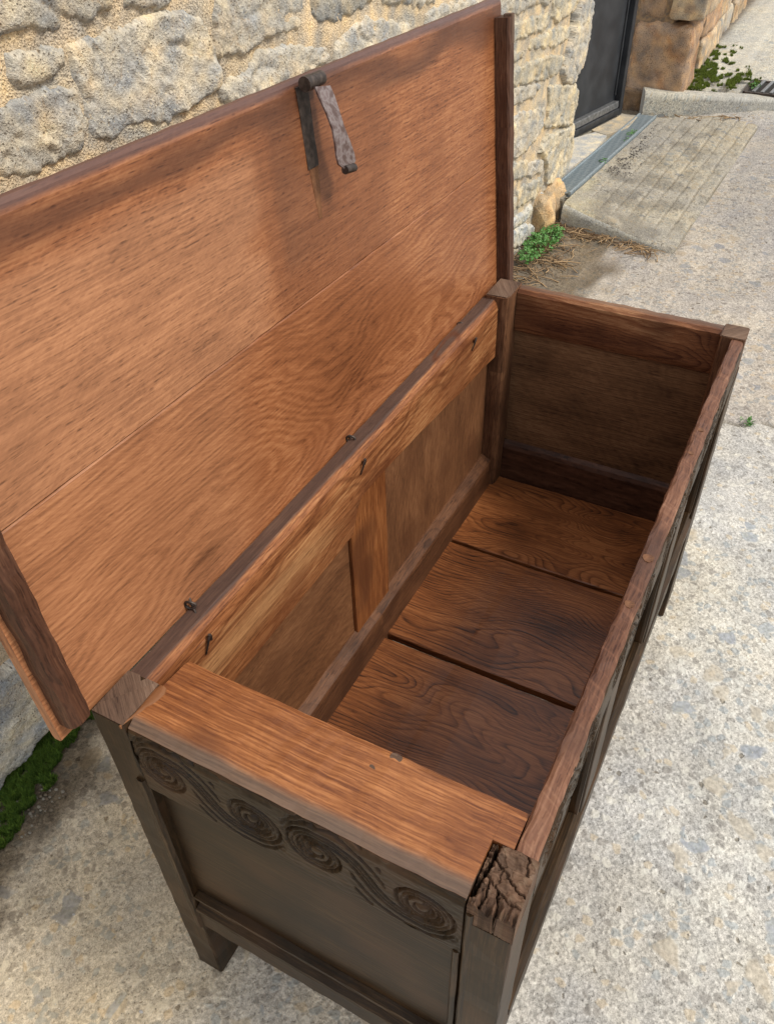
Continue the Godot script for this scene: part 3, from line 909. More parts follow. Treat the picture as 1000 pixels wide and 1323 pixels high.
	while v < 150.0:
		var hh := rng.randf_range(9.0, 17.0)
		var u := -60.0 + rng.randf_range(0.0, 10.0)
		while u < 306.0:
			var ww := rng.randf_range(16.0, 40.0)
			if u + ww > 310.0:
				break
			var a := Rect2(u + 1.0, v + 1.0, ww - 2.0, hh - 2.0)
			var free := true
			for b in taken:
				if b.intersects(a):
					free = false
					break
			if free:
				var j := func() -> float: return rng.randf_range(-1.6, 1.6)
				var poly := [u + 1.5, v + hh * 0.6 + j.call(), u + 3.0, v + hh - 2.0 + j.call(), u + ww * 0.5, v + hh - 1.2 + j.call(), u + ww - 3.0, v + hh - 2.0 + j.call(), u + ww - 1.2, v + hh * 0.5 + j.call(), u + ww - 3.5, v + 1.5 + j.call(), u + ww * 0.5, v + 1.2, u + 3.0, v + 1.8 + j.call()]
				put("stone", stone(poly, 0.04, sd, (tones[sd % 6] as Color) * rng.randf_range(0.9, 1.06), 0.016, F, 0.012), mats.limestone, wall, off)
			sd += 1
			u += ww
		v += hh


# ---------------------------------------------------------------- doorway
func flat_poly(mb: MB, pts: Array, y: float, th: float, uvs: float) -> void:
	var r0 := PackedVector3Array()
	var r1 := PackedVector3Array()
	for p in pts:
		r0.append(Vector3(p[0], y - th, p[1]))
		r1.append(Vector3(p[0], y, p[1]))
	mb.loft([r0, r1], [0, 0, uvs, uvs])


func make_doorway() -> void:
	# the dark door, a little askew to the wall, with its steel threshold strip
	var door := Node3D.new()
	door.name = "door"
	var a := Vector3(-0.80, 0.10, -3.38)
	var b := Vector3(-0.595, 0.10, -4.46)
	door.position = (a + b) / 2.0
	add_child(door, true)
	tag(door, "dark charcoal painted door with grey steel threshold beyond the stone wall", "door")
	var dir := (b - a).normalized()
	var out := Vector3(-dir.z, 0, dir.x)
	if out.x < 0.0: out = -out
	var off := -door.position
	var mb := MB.new()
	beam(mb, a + Vector3(0, 0.06, 0), a + Vector3(0, 2.0, 0) , dir, out, PackedVector2Array([Vector2(0, 0), Vector2(1.02, 0), Vector2(1.02, -0.045), Vector2(0, -0.045)]), [0, 0, 0.8, 0.8], 0.0, 1, 0.5)
	put("leaf_panel", mb.mesh(), mats.door_paint, door, off)
	mb = MB.new()
	beam(mb, a + dir * 1.03 + Vector3(0, 0.0, 0), a + dir * 1.03 + Vector3(0, 2.05, 0), dir, out, rect(0.035, 0.07, 0.004), [0, 0, 0.8, 0.8], 0.0, 1, 0.5)
	put("frame", mb.mesh(), mats.door_paint, door, off)
	mb = MB.new()
	beam(mb, a + Vector3(0, 2.03, 0), a + dir * 1.03 + Vector3(0, 2.03, 0), out, Vector3.UP, rect(0.07, 0.05, 0.004), [0, 0, 0.8, 0.8], 0.0, 1, 0.5)
	put("frame", mb.mesh(), mats.door_paint, door, off)
	mb = MB.new()
	beam(mb, a + dir * 1.0 + out * 0.003 + Vector3(0, 0.10, 0), a + dir * 1.0 + out * 0.003 + Vector3(0, 2.0, 0), dir, out, rect(0.014, 0.012, 0.003), [0, 0, 0.8, 0.8], 0.0, 1, 0.5)
	put("edge_bead", mb.mesh(), mats.door_paint, door, off)
	mb = MB.new()
	beam(mb, a + out * 0.012 + Vector3(0, 0.055, 0), a + dir * 1.01 + out * 0.012 + Vector3(0, 0.055, 0), out, Vector3.UP, rect(0.03, 0.034, 0.004), [0, 0, 0.3, 0.3], 0.0, 1, 0.5)
	put("threshold_strip", mb.mesh(), mats.threshold_metal, door, off)
	mb = MB.new()
	beam(mb, a + out * 0.02 + Vector3(0, 0.02, 0), a + dir * 1.01 + out * 0.02 + Vector3(0, 0.02, 0), out, Vector3.UP, rect(0.03, 0.034, 0.003), [0, 0, 0.3, 0.3], 0.0, 1, 0.5)
	put("threshold_base", mb.mesh(), mats.door_paint, door, off)
	# two sill slabs
	for s in [[[[-0.56, -3.26], [-0.545, -3.45], [-0.512, -3.72], [-0.53, -3.99], [-0.60, -4.02], [-0.70, -3.82], [-0.76, -3.40], [-0.70, -3.26]], Color(0.86, 0.82, 0.73), "pale stone door sill slab nearest the wall corner"], [[[-0.535, -4.00], [-0.47, -4.15], [-0.475, -4.36], [-0.56, -4.37], [-0.625, -4.05], [-0.602, -4.03]], Color(0.72, 0.62, 0.47), "tan stone door sill slab against the far door post"]]:
		mb = MB.new()
		mb.tint = s[1]
		flat_poly(mb, s[0], 0.108, 0.10, 0.35)
		tag(put("sill_slab", mb.mesh(), mats.limestone), s[2], "slab", "slabs of the door sill")
	# channel drain: a slotted steel cover in a thin frame
	var dr := Node3D.new()
	dr.name = "channel_drain"
	dr.position = Vector3(-0.465, 0.1, -3.8)
	add_child(dr, true)
	tag(dr, "narrow blue-grey slotted drain channel along the ramp's edge by the door", "drain")
	off = -dr.position
	var p0 := Vector3(-0.492, 0.101, -3.17)
	var p1 := Vector3(-0.437, 0.101, -4.42)
	var d2 := (p1 - p0).normalized()
	var sd := Vector3(-d2.z, 0, d2.x)
	mb = MB.new()
	for e in [-0.043, 0.043]:
		beam(mb, p0 + sd * e, p1 + sd * e, sd, Vector3.UP, rect(0.009, 0.02, 0.002), [0, 0, 0.2, 0.2], 0.0, 1, 0.6)
	put("frame", mb.mesh(), mats.zinc, dr, off)
	mb = MB.new()
	beam(mb, p0 + Vector3(0, -0.014, 0), p1 + Vector3(0, -0.014, 0), sd, Vector3.UP, rect(0.08, 0.006, 0.001), [0, 0, 0.2, 0.2], 0.0, 1, 0.6)
	put("channel", mb.mesh(), mats.zinc, dr, off)
	mb = MB.new()
	var nb := 120
	for i in nb:
		var q := p0.lerp(p1, (i + 0.5) / nb)
		beam(mb, q - sd * 0.038, q + sd * 0.038, d2, Vector3.UP, rect(0.0064, 0.008, 0.0012), [i * 0.03, 0, 0.2, 0.2], 0.0, 1, 0.6)
	tag(put("grating", mb.mesh(), mats.zinc, dr, off), "", "", "", "stuff")
	# ramp of grooved concrete, thick at the door, feathering out into the road
	var nu := 90
	var nv := 80
	var pts := PackedVector3Array()
	var uvs := PackedVector2Array()
	var cl := PackedColorArray()
	var f := noise(411, 1.0, 3)
	for j in nv + 1:
		for i in nu + 1:
			var u := float(i) / nu
			var v := float(j) / nv
			var near := Vector3(lerpf(-0.440, 0.056, u), 0, lerpf(-3.07, -2.965, u))
			var farp := Vector3(lerpf(-0.385, 0.118, u), 0, lerpf(-4.42, -4.78, u))
			var p := near.lerp(farp, v)
			var g := ground_y(0.3, p.z)
			var top := lerpf(0.099, g + 0.003, pow(u, 0.9))
			var nx := f.get_noise_2d(p.x * 6.0, p.z * 6.0)
			var gr := fposmod(u * 8.2 + 0.35 + f.get_noise_2d(v * 3.0, u * 9.0) * 0.06, 1.0)
			var groove := smoothstep(0.07, 0.02, absf(gr - 0.5)) * smoothstep(0.08, 0.2, u) * smoothstep(0.02, 0.12, v)
			p.y = top + nx * 0.003 - groove * 0.006 + f.get_noise_2d(p.x * 60.0, p.z * 60.0) * 0.0015
			if j == 0:
				p.y -= 0.006
				p.z -= 0.004
			pts.append(p)
			uvs.append(Vector2(p.x, p.z) / 1.9 + Vector2(0.3, 0.2))
			var c := Color(0.53, 0.50, 0.44).lerp(Color(0.38, 0.355, 0.31), smoothstep(0.25, -0.15, nx + absf(u - 0.5) * 0.8 + (v - 0.4) * 0.5))
			c = c.lerp(Color(0.62, 0.575, 0.44), smoothstep(0.3, 0.05, u + v * 0.7 + nx * 0.2))
			c = c.lerp(Color(0.34, 0.30, 0.24), groove * 0.35)
			cl.append(Color(c.r, c.g, c.b, 1.0))
	mb = MB.new()
	mb.sheet(pts, nu + 1, uvs, cl, false)
	# rounded near edge and the two long sides
	var rows := PackedVector3Array()
	uvs = PackedVector2Array()
	cl = PackedColorArray()
	for k in 5:
		for i in nu + 1:
			var u := float(i) / nu
			var p := pts[i]
			var dr_ := [0.0, 0.006, 0.02, 0.05, 0.13][k] as float
			p.z += [0.0, 0.012, 0.020, 0.024, 0.026][k] * (1.0 - u * 0.8)
			p.y = p.y - dr_
			rows.append(p)
			uvs.append(Vector2(p.x, p.y * 2.0) / 1.9)
			cl.append(Color(0.66, 0.66, 0.62) * (1.0 + 0.2 * f.get_noise_2d(u * 20.0, k)))
	mb.sheet(rows, nu + 1, uvs, cl, true)
	for i in [0, nu]:
		mb.tint = Color(0.6, 0.56, 0.46)
		for j in nv:
			var q0 := pts[j * (nu + 1) + i]
			var q1 := pts[(j + 1) * (nu + 1) + i]
			mb.quad(q0, q1, q1 - Vector3(0, 0.13, 0), q0 - Vector3(0, 0.13, 0), Vector2(0, 0), Vector2(0.1, 0), Vector2(0.1, 0.1), Vector2(0, 0.1))
	mb.tint = Color(0.6, 0.57, 0.5)
	for q in [[Vector3(-0.82, 0.088, -3.16), Vector3(-0.43, 0.088, -3.16), Vector3(-0.38, 0.088, -4.46), Vector3(-0.82, 0.088, -4.46)], [Vector3(-0.82, 0.088, -3.16), Vector3(-0.82, -0.05, -3.16), Vector3(-0.43, -0.05, -3.16), Vector3(-0.43, 0.088, -3.16)]]:
		mb.quad(q[0], q[1], q[2], q[3], Vector2(0, 0), Vector2(0.2, 0), Vector2(0.2, 0.4), Vector2(0, 0.4))
	solid(mb, Vector3(-0.62, -0.05, -3.19), Vector3(-0.462, 0.094, -3.125), "x", mats.putty, Vector2.ZERO, 0.001, 0.01)
	tag(put("ramp", mb.mesh(), mats.concrete), "grooved concrete ramp rising from the road to the dark door", "ramp")
	# kerb that closes the ramp's far end, tapering into the apron
	rows = PackedVector3Array()
	uvs = PackedVector2Array()
	cl = PackedColorArray()
	var prof := [[0.0, 0.0], [0.002, 0.8], [0.012, 0.97], [0.03, 1.0], [0.10, 1.0], [0.115, 0.9], [0.12, 0.0]]
	for q in prof:
		for i in 41:
			var u := i / 40.0
			var p := Vector3(lerpf(-0.475, 0.30, u), 0, lerpf(-4.46, -4.84, u))
			var g := ground_y(0.5, p.z) - 0.02
			var top := lerpf(0.205, 0.145, pow(u, 0.8)) + f.get_noise_2d(u * 30.0, q[0] * 40.0) * 0.002
			p += Vector3(-0.35, 0, -0.93) * (q[0] as float)
			p.y = lerpf(g, top, q[1])
			rows.append(p)
			uvs.append(Vector2(p.x, p.y + p.z) / 1.9)
			cl.append(Color(0.66, 0.66, 0.63) * (1.0 + 0.12 * f.get_noise_2d(u * 12.0, q[1] * 3.0)))
	mb = MB.new()
	mb.sheet(rows, 41, uvs, cl, true)
	mb.tint = Color(0.74, 0.74, 0.71)
	for i in [0, 40]:
		for k in 5:
			mb.tri(rows[i], rows[(k + 1) * 41 + i], rows[(k + 2) * 41 + i if k < 4 else 6 * 41 + i], Vector2.ZERO, Vector2(0.05, 0), Vector2(0.05, 0.05))
	tag(put("kerb", mb.mesh(), mats.concrete), "pale concrete kerb tapering along the far end of the ramp", "kerb")
	# far wall: weathered blocks at the door's far side
	var fw := Node3D.new()
	fw.name = "stone_wall"
	fw.position = Vector3(-0.5, 0, -5.2)
	add_child(fw, true)
	tag(fw, "wall of big reddish-brown weathered blocks on the far side of the door", "wall")
	off = -fw.position
	var red := Color(0.50, 0.34, 0.22)
	var tan := Color(0.64, 0.50, 0.34)
	put("stone", block(Vector3(-0.475, 0.30, -4.78), Vector3(0.15, 0.195, 0.20), 7, red * 1.15, 0.04, 0.022, 0.06), mats.limestone, fw, off)
	put("stone", block(Vector3(-0.375, 0.66, -4.84), Vector3(0.095, 0.15, 0.24), 11, tan * 1.1, 0.03, 0.016, 0.05), mats.limestone, fw, off)
	put("stone", block(Vector3(-0.545, 0.645, -4.78), Vector3(0.07, 0.135, 0.17), 13, red, 0.025, 0.014, 0.0), mats.limestone, fw, off)
	put("stone", block(Vector3(-0.48, 0.98, -4.84), Vector3(0.165, 0.16, 0.25), 17, tan, 0.03, 0.014, 0.04), mats.limestone, fw, off)
	put("stone", block(Vector3(-0.46, 1.32, -4.80), Vector3(0.15, 0.165, 0.21), 19, red * 1.2, 0.03, 0.014, 0.0), mats.limestone, fw, off)
	put("stone", block(Vector3(-0.485, 1.66, -4.86), Vector3(0.165, 0.16, 0.27), 23, tan * 0.95, 0.03, 0.014, 0.04), mats.limestone, fw, off)
	put("stone", block(Vector3(-0.56, 0.11, -4.62), Vector3(0.07, 0.08, 0.06), 25, red * 0.55, 0.03, 0.02, 0.2), mats.limestone, fw, off)
	var rng := RandomNumberGenerator.new()
	rng.seed = 9
	var y := 0.12
	var sdd := 30
	while y < 1.9:
		var z := -5.02 - rng.randf_range(0.0, 0.15)
		var hh := rng.randf_range(0.10, 0.17)
		while z > -9.0:
			var l := rng.randf_range(0.16, 0.34)
			var xx := -0.37 - (-z - 5.0) * 0.03
			put("stone", block(Vector3(xx - 0.06 + rng.randf_range(-0.012, 0.012), y + hh, z - l), Vector3(0.08, hh - 0.006, l - 0.008), sdd, [tan, red * 1.2, tan * 1.15, Color(0.62, 0.56, 0.46)][sdd % 4], 0.03, 0.016, 0.03), mats.limestone, fw, off)
			sdd += 1
			z -= l * 2.0
		y += hh * 2.0
	mb = MB.new()
	mb.tint = Color(0.52, 0.36, 0.22)
	solid(mb, Vector3(-0.95, 0.0, -9.2), Vector3(-0.43, 2.2, -4.62), "z", mats.putty, Vector2.ZERO, 0.0, 0.01)
	put("mortar", mb.mesh(), mats.mortar, fw, off)
	# iron drain cover in the apron
	var dc := Node3D.new()
	dc.name = "drain_cover"
	dc.position = Vector3(0.09, ground_y(0.09, -4.95), -4.95)
	add_child(dc, true)
	tag(dc, "rusty iron drain grate sunk in the pale concrete beyond the kerb", "drain cover")
	mb = MB.new()
	mb.tint = Color(0.5, 0.4, 0.34)
	for e in [[Vector3(-0.12, 0, 0.13), Vector3(0.14, 0, 0.13)], [Vector3(-0.12, 0, -0.13), Vector3(0.14, 0, -0.13)], [Vector3(-0.12, 0, -0.13), Vector3(-0.12, 0, 0.13)], [Vector3(0.14, 0, -0.13), Vector3(0.14, 0, 0.13)]]:
		var dd: Vector3 = (e[1] - e[0]).normalized()
		beam(mb, e[0], e[1], Vector3(-dd.z, 0, dd.x), Vector3.UP, rect(0.022, 0.016, 0.003), [0, 0, 0.2, 0.2], 0.0, 1, 0.5)
	put("frame", mb.mesh(), mats.iron, dc)
	mb = MB.new()
	solid(mb, Vector3(-0.12, -0.004, -0.13), Vector3(0.14, 0.0015, 0.13), "x", mats.umber, Vector2.ZERO, 0.0, 0.001)
	put("pit", mb.mesh(), plain("pit", Color(0.012, 0.010, 0.008), 0.9), dc)
	for i in 5:
		mb = MB.new()
		var xx := -0.08 + i * 0.045
		beam(mb, Vector3(xx, 0.006, 0.125), Vector3(xx + 0.02, 0.006, -0.125), Vector3(1, 0, 0), Vector3.UP, rect(0.018, 0.012, 0.003), [0, 0, 0.2, 0.2], 0.0, 1, 0.5)
		put("bar", mb.mesh(), mats.threshold_metal, dc)


# ---------------------------------------------------------------- carving
# S-scrolls cut into the face of a rail: a ribbon uncurls from one eye, crosses as a leaf and curls up round the next
func scroll_path(c1: Vector2, c2: Vector2, r: float) -> PackedVector2Array:
	var half := PackedVector2Array()
	var m := (c1 + c2) / 2.0
	for i in 27:   # out of the eye, leaving over the top
		var s := i / 26.0
		var a := PI * 0.42 + TAU * 1.45 * (1.0 - s)
		half.append(c1 + Vector2(cos(a), sin(a)) * lerpf(r * 0.36, r * 0.92, s))
	var e := half[26]
	var dir := (half[26] - half[25]).normalized()
	var d := e.distance_to(m)
	for i in range(1, 9):
		var s := i / 8.0
		half.append(e.bezier_interpolate(e + dir * d * 0.45, m + Vector2(-0.35, 0.55).normalized() * d * 0.35, m, s))
	var out := half.duplicate()
	for i in range(half.size() - 2, -1, -1):
		out.append(2.0 * m - half[i])
	return out


func scrolls(p: Vector2, paths: Array, eyes: Array, r: float) -> float:
	var h := 0.0
	for e in eyes.size():
		var q := p.distance_to(eyes[e]) / (r * 0.26)
		if q < 1.0:
			h = -0.0035 + 0.0042 * (1.0 - q * q) - 0.002 * smoothstep(0.7, 0.95, q)
			return h
	for path: PackedVector2Array in paths:
		if p.x < path[0].x - r * 1.3 or p.x > path[path.size() - 1].x + r * 1.3:
			continue
		var best := 1e9
		var side := 0.0
		var at := 0.0
		for i in path.size() - 1:
			var a := path[i]
			var e := path[i + 1] - a
			var t := clampf((p - a).dot(e) / e.length_squared(), 0.0, 1.0)
			var v := p - a - e * t
			var dd := v.length_squared()
			if dd < best:
				best = dd
				side = signf(e.cross(v))
				at = (i + t) / (path.size() - 1)
		var d := sqrt(best) * side
		var midway := 1.0 - absf(at - 0.5) * 2.0            # 1 at the crossing, 0 in the eyes
		var wd := r * (0.085 + 0.09 * smoothstep(0.0, 0.5, midway))
		var leaf := smoothstep(0.55, 0.80, midway)
		# the ribbon's two edges, its central vein, and the leaf's outer strands
		var g := smoothstep(r * 0.075, r * 0.02, absf(absf(d) - wd)) * 0.0052
		g = maxf(g, smoothstep(r * 0.05, r * 0.015, absf(d)) * 0.0026)
		var strand := absf(absf(d) - r * (0.22 + 0.30 * leaf))
		g = maxf(g, smoothstep(r * 0.075, r * 0.03, strand) * leaf * 0.0050)
		var strand2 := absf(absf(d) - r * (0.14 + 0.72 * leaf))
		g = maxf(g, smoothstep(r * 0.08, r * 0.03, strand2) * leaf * 0.0042 * smoothstep(-0.3, 0.3, sin(at * 95.0)))
		h = minf(h, -g)
	return h


func carved(origin: Vector3, ux: Vector3, w: float, h: float, nrm: Vector3, step: float, eyes: Array, r: float, mat: Material, wear: float, sd: int) -> MB:
	var mb := MB.new()
	var nu := int(w / step)
	var nv := int(h / step)
	var pts := PackedVector3Array()
	var uvs := PackedVector2Array()
	var cl := PackedColorArray()
	var size: Vector2 = mat.get_meta("size")
	var f := noise(sd, 1.0, 3)
	var paths := []
	for e in range(0, eyes.size() - 1, 2):
		paths.append(scroll_path(eyes[e], eyes[e + 1], r))
	for j in nv + 3:
		for i in nu + 3:
			var edge := i == 0 or j == 0 or i == nu + 2 or j == nv + 2
			var q := Vector2(clampf(float(i - 1) / nu, 0, 1) * w, clampf(float(j - 1) / nv, 0, 1) * h)
			var z := -0.010
			if not edge:
				z = scrolls(q + Vector2(f.get_noise_2d(q.x * 60.0, q.y * 60.0), f.get_noise_2d(q.x * 60.0 + 30.0, q.y * 60.0)) * 0.0005, paths, eyes, r) * (0.90 + 0.5 * f.get_noise_2d(q.x * 25.0, q.y * 25.0)) + f.get_noise_2d(q.x * 40.0, q.y * 120.0) * 0.0005
				z -= wear * smoothstep(0.010, 0.0, h - q.y) * (0.6 + f.get_noise_2d(q.x * 30.0, 3.0))
			pts.append(origin + ux * q.x + Vector3.UP * q.y + nrm * z)
			uvs.append(Vector2(q.x / size.x + 0.1, q.y / size.y + 0.2))
			cl.append(Color.WHITE)
	mb.sheet(pts, nu + 3, uvs, cl, ux.cross(Vector3.UP).dot(nrm) < 0.0)
	return mb


# ---------------------------------------------------------------- the chest
func vec(a: Array) -> PackedVector2Array:
	var p := PackedVector2Array()
	for i in a.size() / 2:
		p.append(Vector2(a[i * 2], a[i * 2 + 1]))
	return p


# the near right post's top: end grain, split by shakes and crumbled at the outer edge
func broken_top() -> MB:
	var x0 := 0.4350
	var x1 := 0.4798
	var z0 := -0.0003
	var z1 := -0.0608
	var cracks := [vec([0.4415, -0.062, 0.4412, -0.044, 0.4405, -0.030, 0.4375, -0.020, 0.4365, -0.010]), vec([0.4420, -0.030, 0.4480, -0.0245, 0.4560, -0.0195, 0.4660, -0.0150, 0.4800, -0.0125]), vec([0.4425, -0.046, 0.4530, -0.0405, 0.4630, -0.0320, 0.4700, -0.0270, 0.4800, -0.0250]), vec([0.4612, 0.000, 0.4606, -0.0080, 0.4575, -0.0150, 0.4560, -0.0195]), vec([0.4690, -0.062, 0.4715, -0.050, 0.4745, -0.043]), vec([0.4520, -0.0220, 0.4535, -0.0310, 0.4515, -0.0400]), vec([0.4460, -0.001, 0.4475, -0.012, 0.4460, -0.0250])]
	var depth := [0.028, 0.0035, 0.004, 0.018, 0.0035, 0.003, 0.009]
	var f := noise(91, 1.0, 3)
	var ch := noise(92, 90.0, 1, FastNoiseLite.TYPE_CELLULAR)
	ch.cellular_return_type = FastNoiseLite.RETURN_CELL_VALUE
	var nu := 62
	var nv := 84
	var pts := PackedVector3Array()
	var uvs := PackedVector2Array()
	var cl := PackedColorArray()
	for j in nv + 7:
		for i in nu + 5:
			var ii := clampi(i - 2, 0, nu)
			var jj := clampi(j - 4, 0, nv)
			var x := lerpf(x0, x1, float(ii) / nu)
			var z := lerpf(z0, z1, float(jj) / nv)
			var q := Vector2(x, z)
			var w := q + Vector2(f.get_noise_2d(x * 160.0, z * 160.0), f.get_noise_2d(x * 160.0 + 9.0, z * 160.0)) * 0.0022
			var y := H + 0.001 + f.get_noise_2d(x * 70.0, z * 70.0) * 0.0022 + ch.get_noise_2d(w.x, w.y) * 0.0011
			# crumbled towards the outer face and over the left edge
			y -= 0.012 * smoothstep(-0.016, 0.0, z + f.get_noise_2d(x * 90.0, z * 40.0) * 0.008) * (0.6 + f.get_noise_2d(x * 120.0, 3.0))
			y -= 0.010 * smoothstep(0.4415, 0.4365, x) * (0.8 + f.get_noise_2d(z * 130.0, 9.0))
			var gap := 0.0
			for k in cracks.size():
				var c: PackedVector2Array = cracks[k]
				var d := 1e9
				for a in c.size() - 1:
					d = minf(d, w.distance_to(Geometry2D.get_closest_point_to_segment(w, c[a], c[a + 1])))
				gap = maxf(gap, smoothstep(0.0014 if k != 0 else 0.0024, 0.0004, d) * (depth[k] as float))
			y -= gap
			var zz := z
			if j < 4:     # the outer face, its fibres torn away unevenly
				var s := [0.044, 0.044, 0.028, 0.012][j] as float
				y = minf(y, H - s - (0.012 * gap / 0.02 if j > 1 else 0.0))
				zz = z - gap * (0.25 if j > 1 else 0.0) - absf(f.get_noise_2d(x * 150.0, s * 60.0)) * 0.0022
			if j > nv + 4 or i < 2 or i > nu + 2:
				y = minf(y, H - (0.044 if (j == nv + 6 or i == 0 or i == nu + 4) else 0.016))
			pts.append(Vector3(x, y, zz))
			uvs.append(Vector2(x * 0.6 + y * 0.2, z + y) / 0.1)
			var dirt := 0.80 + 0.35 * f.get_noise_2d(x * 50.0 + 5.0, z * 50.0) + 0.3 * ch.get_noise_2d(w.x, w.y)
			cl.append(Color(dirt, dirt * 0.92, dirt * 0.84))
	var mb := MB.new()
	mb.sheet(pts, nu + 5, uvs, cl, false)
	return mb


func make_chest() -> void:
	chest = Node3D.new()
	chest.name = "wooden_chest"
	chest.position = BASE
	add_child(chest, true)
	tag(chest, "old carved oak coffer standing open with its lid thrown back", "chest")
	var umber: Material = mats.umber
	var oak: Material = mats.oak
	var mb: MB
	# --- stiles (legs and corner posts)
	mb = MB.new()
	beam(mb, Vector3(0.0235, 0.0, -0.030), Vector3(0.0235, H, -0.030), Vector3(-1, 0, 0), Vector3(0, 0, 1), rect(0.046, 0.060, 0.003), [0.1, 0.05, 0.6, 0.45], 0.0016, 11, 0.025)
	var st := wood_put("stile", mb, umber)
	mb = MB.new()   # end grain of its top, weathered grey
	beam(mb, Vector3(0.0235, H - 0.004, -0.030), Vector3(0.0235, H + 0.0015, -0.030), Vector3(1, 0, 0), Vector3(0, 0, 1), vec([-0.022, -0.029, -0.006, -0.030, 0.0, -0.024, 0.004, -0.030, 0.0205, -0.0295, 0.0215, 0.0, 0.0205, 0.029, -0.0215, 0.029]), [0, 0, 0.1, 0.1], 0.0008, 12, 0.01)
	put("stile_top", mb.mesh(), mats.end_grain, st)
	mb = MB.new()   # worn brown corner bead along the post
	beam(mb, Vector3(0.041, 0.17, 0.0012), Vector3(0.041, 0.56, 0.0012), Vector3(1, 0, 0), Vector3(0, 0, 1), vec([-0.006, -0.004, -0.006, 0.0006, -0.002, 0.0022, 0.003, 0.0016, 0.006, -0.004]), [0, 0, 0.5, 0.375], 0.0008, 13, 0.02)
	put("bead", mb.mesh(), umber, st)
	mb = MB.new()   # near right: sound below, split and broken at the top
	beam(mb, Vector3(0.458, 0.0, -0.030), Vector3(0.458, H - 0.042, -0.030), Vector3(-1, 0, 0), Vector3(0, 0, 1), rect(0.044, 0.060, 0.003), [0.3, 0.1, 0.6, 0.45], 0.001, 14, 0.03)
	st = wood_put("stile", mb, umber)
	put("broken_top", broken_top().mesh(), mats.end_grain, st)
	mb = MB.new()   # far left, its inner corner chamfered
	beam(mb, Vector3(0.028, 0.0, -1.112), Vector3(0.028, H, -1.112), Vector3(1, 0, 0), Vector3(0, 0, 1), vec([-0.023, -0.037, 0.022, -0.037, 0.0235, -0.034, 0.0235, 0.028, 0.020, 0.036, 0.012, 0.0395, -0.021, 0.0395, -0.023, 0.037]), [0.0, 0.05, 0.5, 0.375], 0.0018, 15, 0.03)
	st = wood_put("stile", mb, oak)
	mb = MB.new()
	beam(mb, Vector3(0.028, H - 0.004, -1.112), Vector3(0.028, H + 0.002, -1.112), Vector3(1, 0, 0), Vector3(0, 0, 1), vec([-0.022, -0.036, 0.0215, -0.036, 0.0225, 0.026, 0.018, 0.036, -0.021, 0.0385]), [0.03, 0.03, 0.1, 0.1], 0.001, 16, 0.01)
	put("stile_top", mb.mesh(), mats.end_grain, st)
	mb = MB.new()   # far right
	solid(mb, Vector3(0.437, 0.0, -1.150), Vector3(0.4790, H, -1.101), "y", oak, Vector2(0.2, 0.2), 0.0012, 0.003)
	st = wood_put("stile", mb, oak)
	mb = MB.new()
	beam(mb, Vector3(0.4585, H - 0.004, -1.1255), Vector3(0.4585, H + 0.0018, -1.1255), Vector3(1, 0, 0), Vector3(0, 0, 1), rect(0.0405, 0.0470, 0.003), [0.06, 0.01, 0.1, 0.1], 0.001, 17, 0.01)
	put("stile_top", mb.mesh(), mats.end_grain, st)
	mb = MB.new()
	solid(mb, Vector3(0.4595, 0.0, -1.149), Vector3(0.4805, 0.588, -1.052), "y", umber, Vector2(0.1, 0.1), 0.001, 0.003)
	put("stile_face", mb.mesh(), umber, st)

	# --- near end: thick wedge-shaped top rail, carved in front
	mb = MB.new()
	var er: Material = mats.end_rail
	var sec := vec([-0.0035, 0.658, -0.014, 0.6635, -0.030, 0.6645, -0.060, 0.6625, -0.098, 0.6585, -0.1055, 0.655, -0.1075, 0.647, -0.066, 0.548, -0.012, 0.548, -0.0105, 0.650])
	beam(mb, Vector3(0.0475, 0, 0), Vector3(0.4335, 0, 0), Vector3(0, 0, 1), Vector3.UP, sec, [0.0, 0.0, 0.46, 0.23], 0.0010, 21, 0.012)
	var sec2 := vec([-0.0625, 0.6620, -0.080, 0.6605, -0.098, 0.6585, -0.1055, 0.655, -0.1075, 0.647, -0.066, 0.548, -0.0625, 0.55])
	beam(mb, Vector3(0.4336, 0, 0), Vector3(0.4545, 0, 0), Vector3(0, 0, 1), Vector3.UP, sec2, [0.386, 0.060, 0.46, 0.23], 0.0006, 22, 0.012)
	var rail := wood_put("top_rail", mb, er)
	var eyes := [Vector2(0.036, 0.056), Vector2(0.150, 0.054), Vector2(0.228, 0.057), Vector2(0.343, 0.052)]
	put("carving", carved(Vector3(0.0480, 0.5485, 0.0), Vector3.RIGHT, 0.3855, 0.1085, Vector3(0, 0, 1), 0.0014, eyes, 0.0350, umber, 0.004, 23).mesh(), umber, rail)
	for q in [[0.314, -0.099, 0.0065], [0.298, -0.078, 0.0035], [0.345, -0.062, 0.002]]:   # pegs
		mb = MB.new()
		var ring := PackedVector2Array()
		for i in 10:
			var a := TAU * i / 10.0
			ring.append(Vector2(cos(a), sin(a)) * q[2] * (1.0 + 0.14 * sin(a * 3.0 + q[0] * 90.0)))
		beam(mb, Vector3(q[0], 0.650, q[1]), Vector3(q[0], 0.6642 + (q[1] + 0.03) * 0.078, q[1]), Vector3(1, 0, 0), Vector3(0, 0, 1), ring, [0, 0, 0.1, 0.1], 0.0003, 3, 0.02)
		put("peg", mb.mesh(), mats.end_grain, rail)
	# filler between rail and post
	mb = MB.new()
	var rings := []
